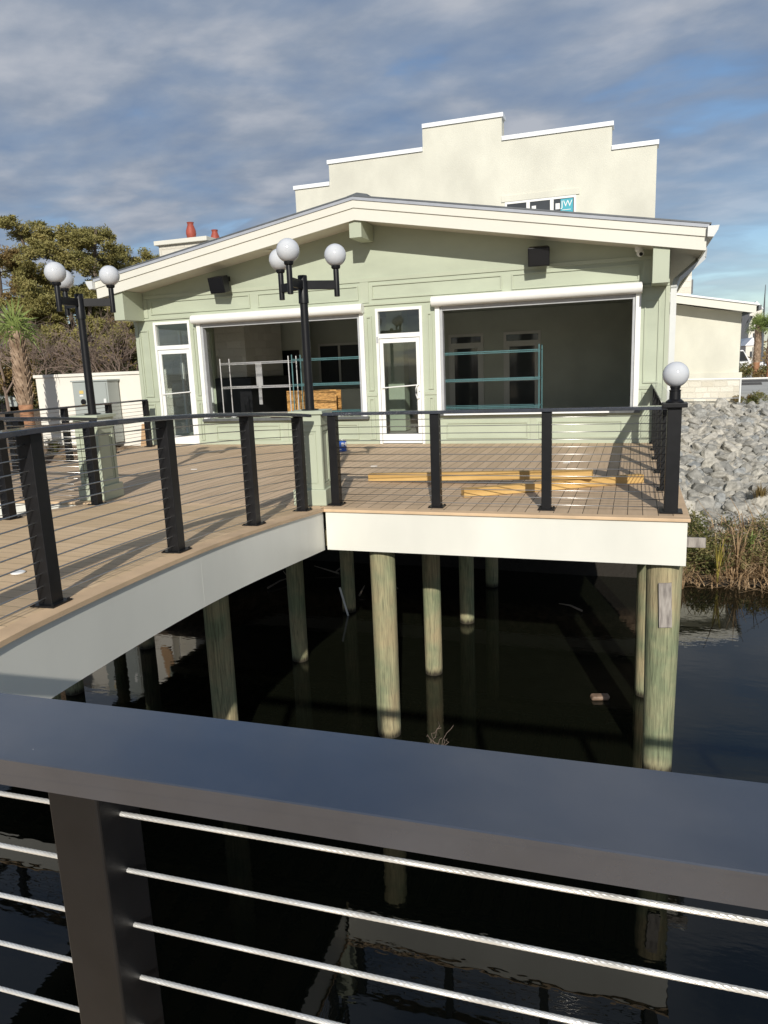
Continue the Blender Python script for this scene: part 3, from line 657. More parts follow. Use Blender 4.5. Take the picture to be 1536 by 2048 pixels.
# roof
EV = 6.02; XRO, XLO = RX+EV, RX-EV+.10
def prism_rake(mb, top, bot, Y0, Y1, xl=XLO, xr=XRO):   # offsets above rake(x)
    mb.prism_y([(RX, rake(RX)+bot), (xr, rake(xr)+bot), (xr, rake(xr)+top), (RX, rake(RX)+top)], Y0, Y1)
    mb.prism_y([(xl, rake(xl)+bot), (RX, rake(RX)+bot), (RX, rake(RX)+top), (xl, rake(xl)+top)], Y0, Y1)
B = MB(); prism_rake(B, .21, 0, 13.40, 13.44); B.build('barge_board', CREAM, bld)
B = MB(); prism_rake(B, .345, .211, 13.375, 13.43); B.build('upper_barge_board', CREAM, bld)
B = MB(); prism_rake(B, .40, .346, 13.355, 13.40, XLO-.03, XRO+.03); B.build('drip_edge', DRIP, bld)
B = MB(); prism_rake(B, .425, .401, 13.345, 22.58, XLO-.06, XRO+.06); B.build('roof', ROOFM, bld)
B = MB(); prism_rake(B, .06, .035, 13.445, 22.5); B.build('soffit', SOFFIT, bld)
B = MB()
for sx, xe in ((1, XRO), (-1, XLO)): B.box(min(xe, xe-.03*sx), max(xe, xe-.03*sx), 13.445, 22.5, rake(xe)+.0, rake(xe)+.34)
B.build('eave_board', CREAM, bld)
B = MB(); B.prism_y([(RX-.22,rake(RX)+.40),(RX+.22,rake(RX)+.40),(RX+.20,rake(RX)+.47),(RX,rake(RX)+.515),(RX-.20,rake(RX)+.47)], 13.6, 22.5); B.build('ridge_vent', ROOFM, bld)
for sx, xe, yend in ((1, XRO+.005, 22.4), (-1, XLO-.005, 22.4)):
    B = MB(); zt = rake(xe)+.36
    pr = [(0, zt), (0, zt-.16), (.09*sx, zt-.17), (.15*sx, zt-.07), (.17*sx, zt-.0), (.155*sx, zt-.0), (.135*sx, zt-.06), (.085*sx, zt-.15), (.015*sx, zt-.145), (.015*sx, zt)]
    if sx < 0: pr = pr[::-1]
    B.prism_y([(xe+a, z) for a, z in pr], 13.30, yend)
    B.prism_y([(xe+a, z) for a, z in ([(0, zt), (0, zt-.16), (.09*sx, zt-.17), (.15*sx, zt-.07), (.17*sx, zt)] if sx > 0 else [(0, zt), (.17*sx, zt), (.15*sx, zt-.07), (.09*sx, zt-.17), (0, zt-.16)])], 13.29, 13.299)
    B.build('gutter', GALV, bld)
# downspouts: from the gutter back to the wall corner and down
B = MB(); pts = [(XRO+.09,15.0,3.42),(XRO+.07,14.95,3.26),(XR+.13,14.42,2.85),(XR+.075,14.28,2.70),(XR+.075,14.28,-.25)]
for a, b_ in zip(pts, pts[1:]): B.bar(a, b_, .10, .075, (0, 1, .001) if abs(a[0]-b_[0]) < .01 else (0, 0, 1))
B.build('downspout', GALV, bld)
B = MB(); pts = [(XLO-.09,14.2,3.40),(XLO-.07,14.22,3.20),(XL-.10,14.30,2.78),(XL-.075,14.30,2.62),(XL-.075,14.30,-.25)]
for a, b_ in zip(pts, pts[1:]): B.bar(a, b_, .10, .075, (0, 1, .001) if abs(a[0]-b_[0]) < .01 else (0, 0, 1))
B.build('downspout', GREEN2, bld)
# brackets (beam ends)
for x0, x1, zb in ((-10.56,-10.30,2.74), (-5.11,-4.87,3.93), (.24,.50,2.74)):
    B = MB(); xm = (x0+x1)/2; B.prism_y([(x0,zb),(x1,zb),(x1,rake(x1)+.03),(xm,rake(xm)+.03),(x0,rake(x0)+.03)], 13.455, YF-.023); B.build('bracket', GREEN2, bld, bevel=.004)
# shutter boxes + tracks + sills
for nm, d in (('w1', W1), ('w2', W2)):
    a, b_, z0, z1 = d
    B = MB(); zc = z1+.075; B.tube([(a-.07, YF-.12, zc), (b_+.045, YF-.12, zc)], .095, 20); B.box(a-.068, b_+.043, YF-.12, YF-.001, zc-.07, zc+.093)
    smooth_auto(B.build('shutter_box', WHITE, bld), 50)
    B = MB(); B.box(a-.03, a+.06, YF-.06, YF-.001, z0-.0, z1-.02); B.box(b_-.06, b_+.03, YF-.06, YF-.001, z0, z1-.02); B.box(a-.03, b_+.03, YF-.075, YF-.001, z1-.0195, z1+.004)
    B.build('window_frame', WHITE, bld, bevel=.003)
    B = MB(); B.box(a+.061, a+.11, YF-.03, YF+.10, z0, z1-.03); B.box(b_-.11, b_-.061, YF-.03, YF+.10, z0, z1-.03); B.box(a+.111, b_-.111, YF-.02, YF+.06, z1-.10, z1-.02)
    B.build('shutter_track', TRACKM, bld, bevel=.002)
    B = MB(); B.box(a-.05, b_+.06, YF-.10, YF+.30, z0-.055, z0-.003); B.build('window_sill', SILL, bld, bevel=.004)
# doors with transoms
def door(a, b_, zt, handle_right):
    B = MB(); B.box(a, a+.055, YF-.025, YF+.10, 0.001, zt); B.box(b_-.055, b_, YF-.025, YF+.10, 0.001, zt); B.box(a+.056, b_-.056, YF-.024, YF+.10, zt-.06, zt-.001); B.box(a+.056, b_-.056, YF-.02, YF+.10, 2.10, 2.19)
    d = B.build('door', WHITE, bld, bevel=.003)
    B = MB(); B.box(a+.057, b_-.057, YF+.03, YF+.036, 2.191, zt-.061); B.build('transom_glass', GLASS, d)
    B = MB(); B.box(a+.065, a+.14, YF-.012, YF+.03, .012, 2.09); B.box(b_-.14, b_-.065, YF-.012, YF+.03, .012, 2.09); B.box(a+.141, b_-.141, YF-.011, YF+.03, 2.005, 2.089); B.box(a+.141, b_-.141, YF-.011, YF+.03, .013, .20)
    B.build('door_leaf', WHITE, d, bevel=.003)
    B = MB(); B.box(a+.141, b_-.141, YF+.006, YF+.012, .201, 2.004); B.build('glass', GLASS, d)
    B = MB(); B.tube([(a+.10, YF-.045, 1.13), (b_-.10, YF-.045, 1.17)], .012, 8); B.build('push_bar', WHITE, d)
    if handle_right:
        x = b_-.10; B = MB(); B.tube([(x+.0, YF-.012, 1.17), (x-.03, YF-.06, 1.16), (x-.05, YF-.07, 1.10), (x-.05, YF-.07, .98), (x-.03, YF-.06, .91), (x, YF-.012, .90)], .012, 8); B.build('handle', WHITE, d, smooth=True)
        B = MB(); B.lathe((x, YF, 0), [(.001,0),(.001,.001)], 3); 
        B = MB(); B.tube([(x+.005, YF-.018, 1.04), (x+.005, YF-.005, 1.04)], .016, 12); B.build('lock', TRACKM, d)
        B = MB(); B.box(a+.015, a+.045, YF-.045, YF-.026, 2.02, 2.14); B.build('hinge', TRACKM, d)
    return d
door(D1[0]+.0, D1[1], D1[3], False); door(D2[0], D2[1], D2[3], True)
B = MB(); B.box(XL+.04, XL+.10, 14.5, 14.58, .12, 2.6); B.box(XL+.04, XL+.10, 15.68, 15.75, .12, 2.6); B.box(XL+.04, XL+.10, 16.93, 17.0, .12, 2.6); B.box(XL+.041, XL+.099, 14.581, 16.929, 2.08, 2.16); sw = B.build('side_window', WHITE, bld)
B = MB(); B.box(XL+.06, XL+.066, 14.581, 16.929, .121, 2.079); B.build('glass', GLASS, sw)
# interior
B = MB(); B.box(XL+.17, XR-.17, y1+.001, 22.4, -.1, -.02); B.build('interior_floor', INTF, bld)
B = MB(); B.box(XL+.165, XR-.165, y1+.002, 22.4, 2.95, 3.0); B.build('interior_ceiling', INTC, bld)
YB = 20.9
B = MB(); B.box(XL+.17, XR-.17, YB, YB+.1, -.02, 2.949); B.box(XL+.165, -8.9, 19.5, 19.6, -.019, 2.948); B.build('interior_back_wall', INTW, bld)
B = MB()
for k in range(22): z = .08+k*.13; B.box(XR-.185, XR-.163, y1+.01, YB-.01, z, z+.122)
B.build('interior_siding', INTW, bld)
for a, b_ in ((-5.05,-4.05), (-3.48,-2.46)):
    B = MB(); B.box(a, a+.07, YB-.04, YB-.002, 0, 2.35); B.box(b_-.07, b_, YB-.04, YB-.002, 0, 2.35); B.box(a+.071, b_-.071, YB-.039, YB-.002, 2.28, 2.35); B.box(a+.071, b_-.071, YB-.03, YB-.002, 1.95, 2.10); B.box(a+.071, a+.16, YB-.03, YB-.002, .0, 1.949); B.box(b_-.16, b_-.071, YB-.03, YB-.002, .0, 1.949); B.box(a+.161, b_-.161, YB-.03, YB-.002, 1.0, 1.08)
    d = B.build('interior_door', TRIMG, bld); B = MB(); B.box(a+.071, b_-.071, YB-.012, YB-.001, 0.01, 2.27); B.build('pane', PANE, d)
B = MB(); a, b_ = -9.05+.0, -7.80; B.box(a-.06, b_+.06, YB-.05, YB-.002, 2.22, 2.28); B.box(a-.06, b_+.06, YB-.05, YB-.002, 1.06, 1.12)
for x in (a-.06, (a+b_)/2-.03, b_): B.box(x, x+.06, YB-.049, YB-.002, 1.121, 2.219)
d = B.build('interior_window', TRIMG, bld); B = MB(); B.box(a, b_, YB-.02, YB-.001, 1.13, 2.21); B.build('pane', PANE, d)
B = MB(); B.box(-9.62, -9.10, 19.46, 19.499, 0, 2.10); B.build('interior_doorway', DARK, bld)
B = MB(); B.box(-10.38, -9.50, 17.1, 19.2, 1.42, 2.94); B.box(-10.38, -9.45, 17.0, 19.3, -.01, .3); fp = B.build('fireplace', STONEI, bld)
B = MB(); B.box(-10.37, -9.32, 16.95, 19.35, .301, 1.40); B.build('firebox', DARK, fp)
B = MB(); B.box(-5.62, -5.22, 17.0, 17.4, 0, 2.94); B.build('interior_column', GREEN, bld)
B = MB(); B.box(-8.9, -5.2, 14.46, 15.05, -.01, .50); B.box(-3.6, 0, 14.46, 15.0, -.01, .50); B.build('bar_counter', INTW, bld)
B = MB(); B.box(-8.6, -6.4, 19.6, 20.3, 0, .92); B.box(-8.65, -6.35, 19.55, 20.35, .921, .96); B.build('kitchen_counter', INTW, bld)
# stepped parapet block
YP = 22.6
st = [(-10.35,-9.16,7.13), (-9.16,-6.13,7.75), (-6.13,-3.78,8.38), (-3.78,-.76,7.75), (-.76,.42,7.13)]
B = MB(); B.prism_y([(-10.35,2.0),(.42,2.0),(.42,7.13),(-.76,7.13),(-.76,7.75),(-3.78,7.75),(-3.78,8.38),(-6.13,8.38),(-6.13,7.75),(-9.16,7.75),(-9.16,7.13),(-10.35,7.13)], YP, YP+.4)
B.box(-10.3, .37, YP+.401, 30, 0, 5.8)
B.build('upper_block', STUCCO, bld)
B = MB()
for a, b_, z in st: B.box(a-(.045 if a < RX-1.2 else -.002), b_+(.045 if b_ > RX+1.1 else -.002), YP-.045, YP+.445, z+.001, z+.115)
B.build('coping', COPING, bld)
B = MB(); B.box(-3.80, -1.60, YP-.03, YP-.001, 6.085, 6.25); B.build('lintel', STUCCO, bld)
B = MB(); xa, xb = -3.70, -1.69; zt, zb = 6.075, 5.0
B.box(xa, xb, YP-.03, YP-.001, zt-.06, zt); B.box(xa, xb, YP-.03, YP-.001, zb, zb+.06); w3 = (xb-xa)/3
for x in (xa, xa+w3-.05, xa+2*w3-.05, xb-.06): B.box(x, x+(.1 if x not in (xa, xb-.06) else .06), YP-.029, YP-.001, zb+.061, zt-.061)
uw = B.build('window', WHITE, bld)
for k in range(3):
    B = MB(); a = xa+k*w3+(.06 if k == 0 else .052); b_ = xa+(k+1)*w3-(.06 if k == 2 else .052); B.box(a, b_, YP-.012, YP-.001, zb+.062, zt-.062); B.build('pane', PANE, uw)
    B = MB(); B.box(a+.05, a+.17, YP-.016, YP-.013, 5.74, 5.90); B.build('glazing_label', SHEET, uw)
B = MB(); B.box(-2.115, -1.775, YP-.017, YP-.0125, 5.42, 6.00); stk = B.build('sticker', STICK, uw)
B = MB(); B.box(-2.113, -1.777, YP-.0195, YP-.0175, 5.424, 5.62); B.build('sticker_band', SHEET, uw)
def text(s, name, size, loc, m, parent, w=None):
    cu = bpy.data.curves.new('t', 'FONT'); cu.body = s; cu.size = size; cu.extrude = .001; cu.align_x = 'CENTER'
    to = bpy.data.objects.new('t', cu); COL.objects.link(to); bpy.context.view_layer.update()
    me = bpy.data.meshes.new_from_object(to.evaluated_get(bpy.context.evaluated_depsgraph_get())); bpy.data.objects.remove(to)
    me.transform(Matrix.Rotation(math.pi/2, 4, 'X')); me.materials.clear(); me.materials.append(m)
    o = bpy.data.objects.new(name, me); COL.objects.link(o); p = parent
    while p.parent: p = p.parent
    me.transform(Matrix.Translation(Vector(loc)-p.location)); o.parent = parent; return o
text('JW', 'sticker_lettering', .24, (-1.95, YP-.021, 5.79), SHEET, uw)
B = MB(); B.box(-2.07, -1.83, YP-.021, YP-.0175, 5.70, 5.715); B.build('sticker_rule', SHEET, uw)
# chimney
B = MB(); B.box(-11.87, -10.45, 17.2, 19.2, -.4, 4.86); B.box(-11.87, -10.62, 16.4, 17.199, -.4, 3.0); ch = B.build('chimney', STONE, bld)
B = MB(); B.box(-11.95, -10.37, 17.1, 19.3, 4.861, 4.97); B.build('chimney_cap', CREAM, ch, bevel=.01)
potp = [(.075,0),(.085,.02),(.115,.10),(.132,.19),(.125,.27),(.09,.37),(.075,.41),(.085,.45),(.095,.47),(.07,.47)]
for x, y, lb in ((-11.13, 17.62, 'left terracotta chimney pot on the pale stone chimney'), (-11.15, 18.85, 'right terracotta chimney pot, farther back on the stone chimney')):
    B = MB(); B.lathe((0,0,0), potp, 24); o = smooth_auto(B.build('chimney_pot', TERRA)); o.location = (x, y, 4.971); tag(o, lb, 'chimney pot', 'terracotta chimney pots')

# wall fittings
for x, z, r, lb in ((-8.15, 3.43, -.12, 'black wall loudspeaker under the left slope of the gable'), (-1.70, 3.46, .10, 'black wall loudspeaker under the right slope of the gable')):
    t = thing('wall_speaker', lb, 'speaker', (x, YF, z), 'black wall speakers')
    B = MB(); B.prism_z([(-.19,-.42),(.19,-.42),(.16,-.18),(-.16,-.18)], -.17, .15); o = B.build('cabinet', BLACK, t, bevel=.012, local=True); o.rotation_euler = (R_(14), 0, r)
    B = MB(); B.box(-.17, .17, -.428, -.4205, -.15, .13); g_ = B.build('grille', DARK, t, local=True); g_.rotation_euler = (R_(14), 0, r)
    B = MB(); B.bar((0,-.001,.05), (0,-.22,.03), .12, .10); B.build('mounting_arm', BLACK, t, local=True)
t = thing('security_camera', 'small white dome security camera under the right eave beside the beam end', 'camera', (.02, 13.98, 3.33))
B = MB(); B.lathe((0,0,.0), [(.07,.09),(.07,.02),(.055,0)][::-1], 16); B.build('mount', WHITE, t, local=True, smooth=False)
B = MB(); globe(B, (.02,-.02,-.03), .062, 16); B.build('eyeball', WHITE, t, local=True, smooth=True)
B = MB(); B.tube([(.03,-.07,-.05),(.036,-.09,-.06)], .03, 12); B.build('lens', DARK, t, local=True)
t = thing('soffit_light', 'round cream recessed light in the left gable soffit', 'light', (-7.0, 13.8, rake(-7.0)+.03))
B = MB(); B.lathe((0,0,-.012), [(.04,0),(.10,.004),(.10,.02)], 20); B.build('trim_ring', CREAM, t, local=True)

# ------------------------------------------------------------------ goods inside
def shelf_unit(name, label, x0, x1, y0, y1, levels, m, top, group='wire shelving units inside the openings'):
    t = thing(name, label, 'shelving', (x0, y0, 0), group)
    for x in (x0, x1):
        for y in (y0, y1): B = MB(); B.tube([(x, y, -.01), (x, y, top)], .0135, 8); B.build('upright', m, t)
    for z in levels:
        B = MB()
        for y in (y0, y1): B.bar((x0, y, z), (x1, y, z), .008, .012); B.bar((x0, y, z-.035), (x1, y, z-.035), .008, .010)
        for x in (x0, x1): B.bar((x, y0, z), (x, y1, z), .008, .012)
        n = int((x1-x0)/.04)
        for k in range(n+1): x = x0+(x1-x0)*k/n; B.bar((x, y0, z), (x, y1, z), .004, .004)
        for k in range(n*2):   # truss wire on the front edge
            xa = x0+(x1-x0)*k/(2*n); xb = x0+(x1-x0)*(k+1)/(2*n); B.bar((xa, y0, z-.035 if k % 2 else z), (xb, y0, z if k % 2 else z-.035), .004, .005)
        B.build('shelf', m, t)
shelf_unit('wire_shelving', 'bare zinc wire shelving unit in the left opening', -8.86, -7.16, 14.75, 15.15, (.62, 1.23, 1.76), CHROME, 1.86)
shelf_unit('wire_shelving', 'teal wire shelving unit beside the bare metal one in the left opening', -7.09, -5.48, 14.78, 15.22, (.64, 1.24, 1.78), TEAL, 1.88)
shelf_unit('wire_shelving', 'teal wire shelving unit in the right opening', -3.9, -1.80, 15.0, 15.5, (.66, 1.22, 1.77), TEAL, 1.87)
t = thing('strand_board_box', 'open orange strand board box standing behind the shelving in the left opening', 'box', (-7.0, 15.6, .5))
B = MB(); B.box(-7.62, -7.0, 15.5, 15.52, .50, 1.08); B.build('front_panel', OSB, t)
B = MB(); B.obox((-6.70, 15.58, .79), (.27, .04, 0), (-.002, .01, 0), (0, 0, .29)); B.build('side_panel', OSB, t)
B = MB(); B.box(-7.6, -6.45, 15.95, 15.97, .5, 1.06); B.build('back_panel', OSB, t)
B = MB(); B.tube([(-7.35, YF-.03, .62), (-5.95, YF-.03, .625)], .045, 16); o = B.build('paper_roll', PINK, smooth=True); tag(o, 'pinkish kraft paper roll lying on the sill of the left opening', 'paper roll')
B = MB(); B.box(-3.52, -.42, YF-.135, YF-.102, .568, .598); o = B.build('trim_strip', SHEET); tag(o, 'long white trim strip lying on the sill of the right opening', 'trim strip')
for i, (x, y, sx, lb) in enumerate(((-5.62, 14.30, .12, 'crumpled white rag at the right end of the left sill'), (-5.9, 14.22, .16, 'flattened white rag in the middle of the left sill'), (-8.35, 14.3, .05, 'small white scrap near the left end of the left sill'))):
    B = MB(); B.v = []; n = 8
    for a in range(n):
        for b_ in range(n): B.v.append((x+sx*(a/(n-1)-.5)*2, y+.07*(b_/(n-1)-.5)*2, .572+.03*abs(mnoise.noise(Vector((a*.9, b_*.9, i*5))))*3))
    for a in range(n-1):
        for b_ in range(n-1): B.f.append((a*n+b_, (a+1)*n+b_, (a+1)*n+b_+1, a*n+b_+1))
    tag(B.build('rag', SHEET), lb, 'rag')
t = thing('hanging_bracket', 'pale metal strap hanging from the shelving in front of the dark doorway', 'bracket', (-8.1, 15.3, 1.2))
B = MB(); B.box(-8.26, -8.10, 15.28, 15.30, 1.22, 1.75); B.box(-8.22, -8.14, 15.28, 15.30, .8, 1.215); B.build('strap', CHROME, t)

# ------------------------------------------------------------------ deck clutter
def timber(name, label, a, b_, w, h, group):
    a, b_ = Vector(a), Vector(b_); d = b_-a; ln = d.length
    B = MB(); n = 10
    B.box(0, ln, -w/2, w/2, 0, h)
    o = B.build(name, YPINE, bevel=.004); o.location = a
    o.rotation_euler = (0, -math.atan2(d.z, math.hypot(d.x, d.y)), math.atan2(d.y, d.x)); return tag(o, label, 'timber', group)
timber('timber_post', 'long yellow pine timber lying on top, its left end on the deck', (-3.46, 9.48, .004), (-.45, 9.16, .125), .11, .105, 'yellow timbers left on the deck')
timber('timber_post', 'knotty yellow timber lying slantwise beneath the longer one', (-1.90, 8.40, .004), (.12, 9.68, .004), .11, .10, 'yellow timbers left on the deck')
t = thing('paint_can', 'small blue and white paint can on the deck near the center door', 'can', (-5.24, 12.9, 0.002))
B = MB(); B.lathe((0,0,0), [(.078,0),(.082,.004),(.082,.195),(.078,.20)], 24); B.build('can', BLUE, t, local=True, smooth=False)
B = MB(); B.lathe((0,0,.2), [(.08,0),(.083,.003),(.083,.012),(.07,.013),(.07,.008)], 24); B.build('lid', CHROME, t, local=True)
B = MB()
for k in range(9):
    a = R_(-110+k*16)
    z0, z1 = (.10, .17) if k in (2,3,5,6) else (.12, .15) if k in (4,) else (.03, .05)
    a2 = a+R_(13); B.add([(.0835*math.cos(a), .0835*math.sin(a), z0), (.0835*math.cos(a2), .0835*math.sin(a2), z0), (.0835*math.cos(a2), .0835*math.sin(a2), z1), (.0835*math.cos(a), .0835*math.sin(a), z1)], [(0,1,2,3)])
B.build('label', SHEET, t, local=True)
for x, y, lb in ((-6.9, 10.4, 'tiny white scrap on the deck left of the center'), (-3.9, 10.9, 'tiny white scrap on the deck in front of the center door'), (-.95, 11.4, 'tiny white sliver on the deck at the right, before the building')):
    B = MB(); B.obox((x, y, .006), (.05, .01, 0), (-.004, .02, 0), (0, 0, .003)); tag(B.build('paper_scrap', SHEET), lb, 'scrap')

# bits on the water and pilings
o = MB().obox((.36, 7.622, -.93), (.062, 0, .006), (0, .018, 0), (-.01, 0, .235)).build('wood_block', GREYWOOD, bevel=.003); tag(o, 'weathered grey block nailed to the thick corner piling', 'board')
o = MB().box(.53, .79, 8.45, 8.49, -.52, -.41).build('board_end', GREYWOOD, bevel=.003); tag(o, 'grey board end sticking out right of the cream fascia', 'board')
o = MB().obox((-.32, 9.35, ZW+.03), (.11, .03, 0), (-.02, .06, 0), (.01, 0, .03)).build('driftwood', mat('wet_brown_wood', (0.24, 0.16, 0.11), 0.6, var=0.35, scale=9), bevel=.022); tag(o, 'short brown chunk of wood floating left of the corner pilings', 'driftwood')
o = MB().obox((-2.35, 6.72, ZW+.015), (.22, .04, .0), (-.02, .05, 0), (0, 0, .012)).build('driftwood', mat('wet_red_wood', (0.28, 0.09, 0.05), 0.35, var=0.3, scale=9)); tag(o, 'reddish wet board floating beside the sunlit green piling', 'driftwood')
o = MB().tube([(-4.78, 11.70, ZW-.1), (-4.95, 11.72, ZW+.52)], .018, 6).build('stick', SHEET); tag(o, 'thin white stick leaning at the foot of a shaded piling', 'stick')
for i in range(9):
    B = MB(); x, y = random.uniform(-7.5, -.6), random.uniform(12.6, 15.0); a = rnd(0, 3.1); l = rnd(.3, .9); z = max(ZW, hgt(x, y))+.04
    B.tube([(x, y, z), (x+l*.5*math.cos(a), y+l*.5*math.sin(a), z+.05), (x+l*math.cos(a), y+l*math.sin(a), z+rnd(.0, .25))], [.02, .016, .008], 5)
    tag(B.build('stick', mat('stick_wood', (0.22, 0.18, 0.14), 0.8) if i == 0 else bpy.data.materials['stick_wood']), 'dead stick lying at the shaded water edge under the deck', 'stick', 'dead sticks under the deck')
B = MB()
rs = random.Random(5)
p = Vector((-2.12, 6.95, ZW))
for k in range(16):
    q = p+Vector((rs.uniform(-.12, .16), rs.uniform(-.25, .9), 0)); pts = [q]
    for j in range(5): q = q+Vector((rs.uniform(-.05, .05), rs.uniform(-.05, .1), rs.uniform(0, .03))); q.z = max(q.z, ZW+.004); pts.append(q)
    B.tube(pts, .004, 4)
tag(B.build('dead_twigs', TWIG), 'thin dead twigs poking out of the water right of the sunlit piling', 'twigs')

# ------------------------------------------------------------------ left side: wall, cabinet
t = thing('boundary_wall', 'long low cream stucco wall left of the green building', 'wall', (-13.5, 16.1, -.3))
B = MB(); B.box(-15.42, -11.88, 16.1, 16.4, -.5, 1.60); B.build('wall', STUCCO2, t)
B = MB(); B.box(-15.47, -11.88, 16.06, 16.44, 1.601, 1.68); B.build('coping', STUCCO2, t, bevel=.008)
t = thing('electrical_cabinet', 'tall grey electrical cabinet standing against the low cream wall', 'cabinet', (-13.2, 15.7, -.2))
B = MB(); B.box(-13.80, -12.70, 15.62, 16.05, -.12, 1.46); B.build('body', CAB, t, bevel=.01)
B = MB(); B.box(-13.83, -12.67, 15.585, 16.08, 1.462, 1.50); B.build('lid', CAB, t, bevel=.006)
B = MB(); B.box(-13.76, -12.74, 15.60, 15.618, -.06, 1.42); dd = B.build('door', CAB, t, bevel=.004)
B = MB(); B.tube([(-13.47, 15.599, .95), (-13.47, 15.57, .95)], .075, 20); B.build('meter_opening', DARK, dd)
B = MB(); B.box(-13.58, -13.45, 15.594, 15.5985, 1.16, 1.24); B.build('warning_label', mat('yellow_label', (0.6, 0.45, 0.15), 0.6), dd)
B = MB(); B.box(-12.84, -12.77, 15.594, 15.5985, .80, 1.02); B.build('notice', SHEET, dd)
B = MB(); B.box(-13.58, -13.47, 15.594, 15.5985, 1.09, 1.13); B.build('notice', SHEET, dd)
t = thing('barrier_panel', 'short orange buff board leaning at the building corner behind the far left railing', 'board', (-11.2, 14.9, -.5))
B = MB(); B.obox((-11.15, 14.9, .0), (.13, .03, 0), (0, .015, 0), (.05, .03, .42)); B.build('panel', mat('buff_board', (0.48, 0.30, 0.16), 0.7, var=.1), t)
def tuft(name, label, c, n, h, spread, m, cat='grass', w=.006, group=None):
    B = MB(); rs = random.Random(int(c[0]*100)+int(c[1]*37))
    for k in range(n):
        a = rs.uniform(0, 6.283); r0 = rs.uniform(0, spread*.3); hh = h*rs.uniform(.5, 1); out = spread*rs.uniform(.2, 1)
        p0 = Vector((r0*math.cos(a), r0*math.sin(a), 0)); p1 = p0+Vector((math.cos(a)*out*.35, math.sin(a)*out*.35, hh*.7)); p2 = p0+Vector((math.cos(a)*out, math.sin(a)*out, hh*rs.uniform(.6, 1.0)))
        sd = Vector((-math.sin(a), math.cos(a), 0))*w
        B.add([p0-sd, p0+sd, p1+sd*.8, p1-sd*.8, p2], [(0,1,2,3),(3,2,4)])
    o = B.build(name, m); o.location = c; return tag(o, label, cat, group)
def gz(x, y): return hgt(x, y)-.01
tuft('grass_clump', 'dry straw coloured grass clump by the foot of the cream wall near the green corner', (-12.15, 15.2, gz(-12.15, 15.2)), 260, .62, .55, REEDD)
tuft('shrub', 'small leafy bush at the foot of the cream wall, right of the palm', (-14.75, 15.7, gz(-14.75, 15.7)), 160, .5, .35, WEED, 'shrub', .018)
tuft('grass_clump', 'low tuft of dry grass left of the cabinet foot', (-14.0, 15.3, gz(-14.0, 15.3)), 80, .25, .25, REEDD)

# ------------------------------------------------------------------ palms
def fan_leaf(B, base, d, L_, droop, nb=22, bl=.62, rs=random, w=.022):
    d = d.normalized(); side = d.cross(Vector((0,0,1)))
    if side.length < .05: side = Vector((1,0,0))
    side.normalize(); up = side.cross(d)
    tip = base+d*L_-Vector((0,0,droop*.3))
    B.tube([base, base+d*L_*.5, tip], [.014, .011, .008], 4, False)
    for k in range(nb):
        a = (k/(nb-1)-.5)*R_(210); dd = (d*math.cos(a)+side*math.sin(a)).normalized(); l = bl*(1-.25*abs(a)/1.8)*rs.uniform(.85, 1.1)
        fold = up*(.10 if k % 2 else -.06)
        p1 = tip+dd*l*.55+fold*.3; p2 = tip+dd*l+Vector((0,0,-droop*l*rs.uniform(.3, .9)))
        sd = dd.cross(up).normalized()*w
        B.add([tip-sd*.4, tip+sd*.4, p1+sd, p1-sd, p2], [(0,1,2,3),(3,2,4)])
def palm(name, label, x, y, z0, zc, r, nleaf, seed, red_to, group, L_=.55, bl=.62, nb=22, upright=.9):
    rs = random.Random(seed); t = thing(name, label, 'palm tree', (x, y, z0), group)
    H = zc-z0; B = MB(); rr = red_to-z0; n = 20
    B.tube([(0,0,i*rr/10) for i in range(11)], [r*(1+.04*math.sin(i*2.1)) for i in range(11)], n, True); B.build('trunk', BOOTR, t, local=True, smooth=True)
    B = MB(); B.tube([(0,0,rr),(0,0,H*.9),(0,0,H)], [r*.95, r*.85, r*.45], 14)
    rows = int((H-rr)/.085)
    for i in range(rows):
        z = rr+i*(H-rr)/rows; f = i/rows
        for j in range(6):
            a = j*math.pi/3+i*.52+rs.uniform(-.1, .1); d = Vector((math.cos(a), math.sin(a), 0)); s_ = Vector((-d.y, d.x, 0))
            rad = r*(.92-.25*f); base = d*rad+Vector((0,0,z)); ln = rs.uniform(.16, .26)*(1+.4*f); tip = base+d*ln*(.38-.1*f)+Vector((0,0,ln))
            w0, w1 = .075*(r/.2), .022*(r/.2)
            B.add([base-s_*w0, base+s_*w0, tip+s_*w1, tip-s_*w1, base-s_*w0-d*.03, base+s_*w0-d*.03, tip+s_*w1-d*.012, tip-s_*w1-d*.012], [(0,1,2,3),(7,6,5,4),(1,5,6,2),(4,0,3,7),(3,2,6,7)])
    B.build('boots', BOOT, t, local=True)
    B = MB()
    for k in range(nleaf):
        a = k*2.4+rs.uniform(-.2, .2); f = k/nleaf; el = R_(88-f*95*(1-upright*.28)); d = Vector((math.cos(a)*math.cos(el), math.sin(a)*math.cos(el), math.sin(el)))
        fan_leaf(B, Vector((0,0,H-.05-.12*f)), d, L_*rs.uniform(.8, 1.15), .15+f*.8, nb, bl, rs)
    B.build('crown', PALML, t, local=True)
    return t
palm('palm_tree', 'cabbage palm with a spiky boot covered trunk just left of the low cream wall', -14.55, 14.75, -.9, 2.62, .165, 9, 3, .95, 'cabbage palms', L_=.46, bl=.72, nb=11, upright=2.3)
pr_ = palm('palm_tree', 'left one of the two distant palms beyond the parking lot at the right edge', 7.55, 54, -.25, 3.1, .2, 15, 4, .8, 'cabbage palms', .45, .75)
pr2 = copy_tree(pr_); pr2.location = (8.28, 53.6, -.25); pr2.rotation_euler = (0, 0, 1.3); pr2['label'] = 'right one of the two distant palms, cut by the right edge of the photo'

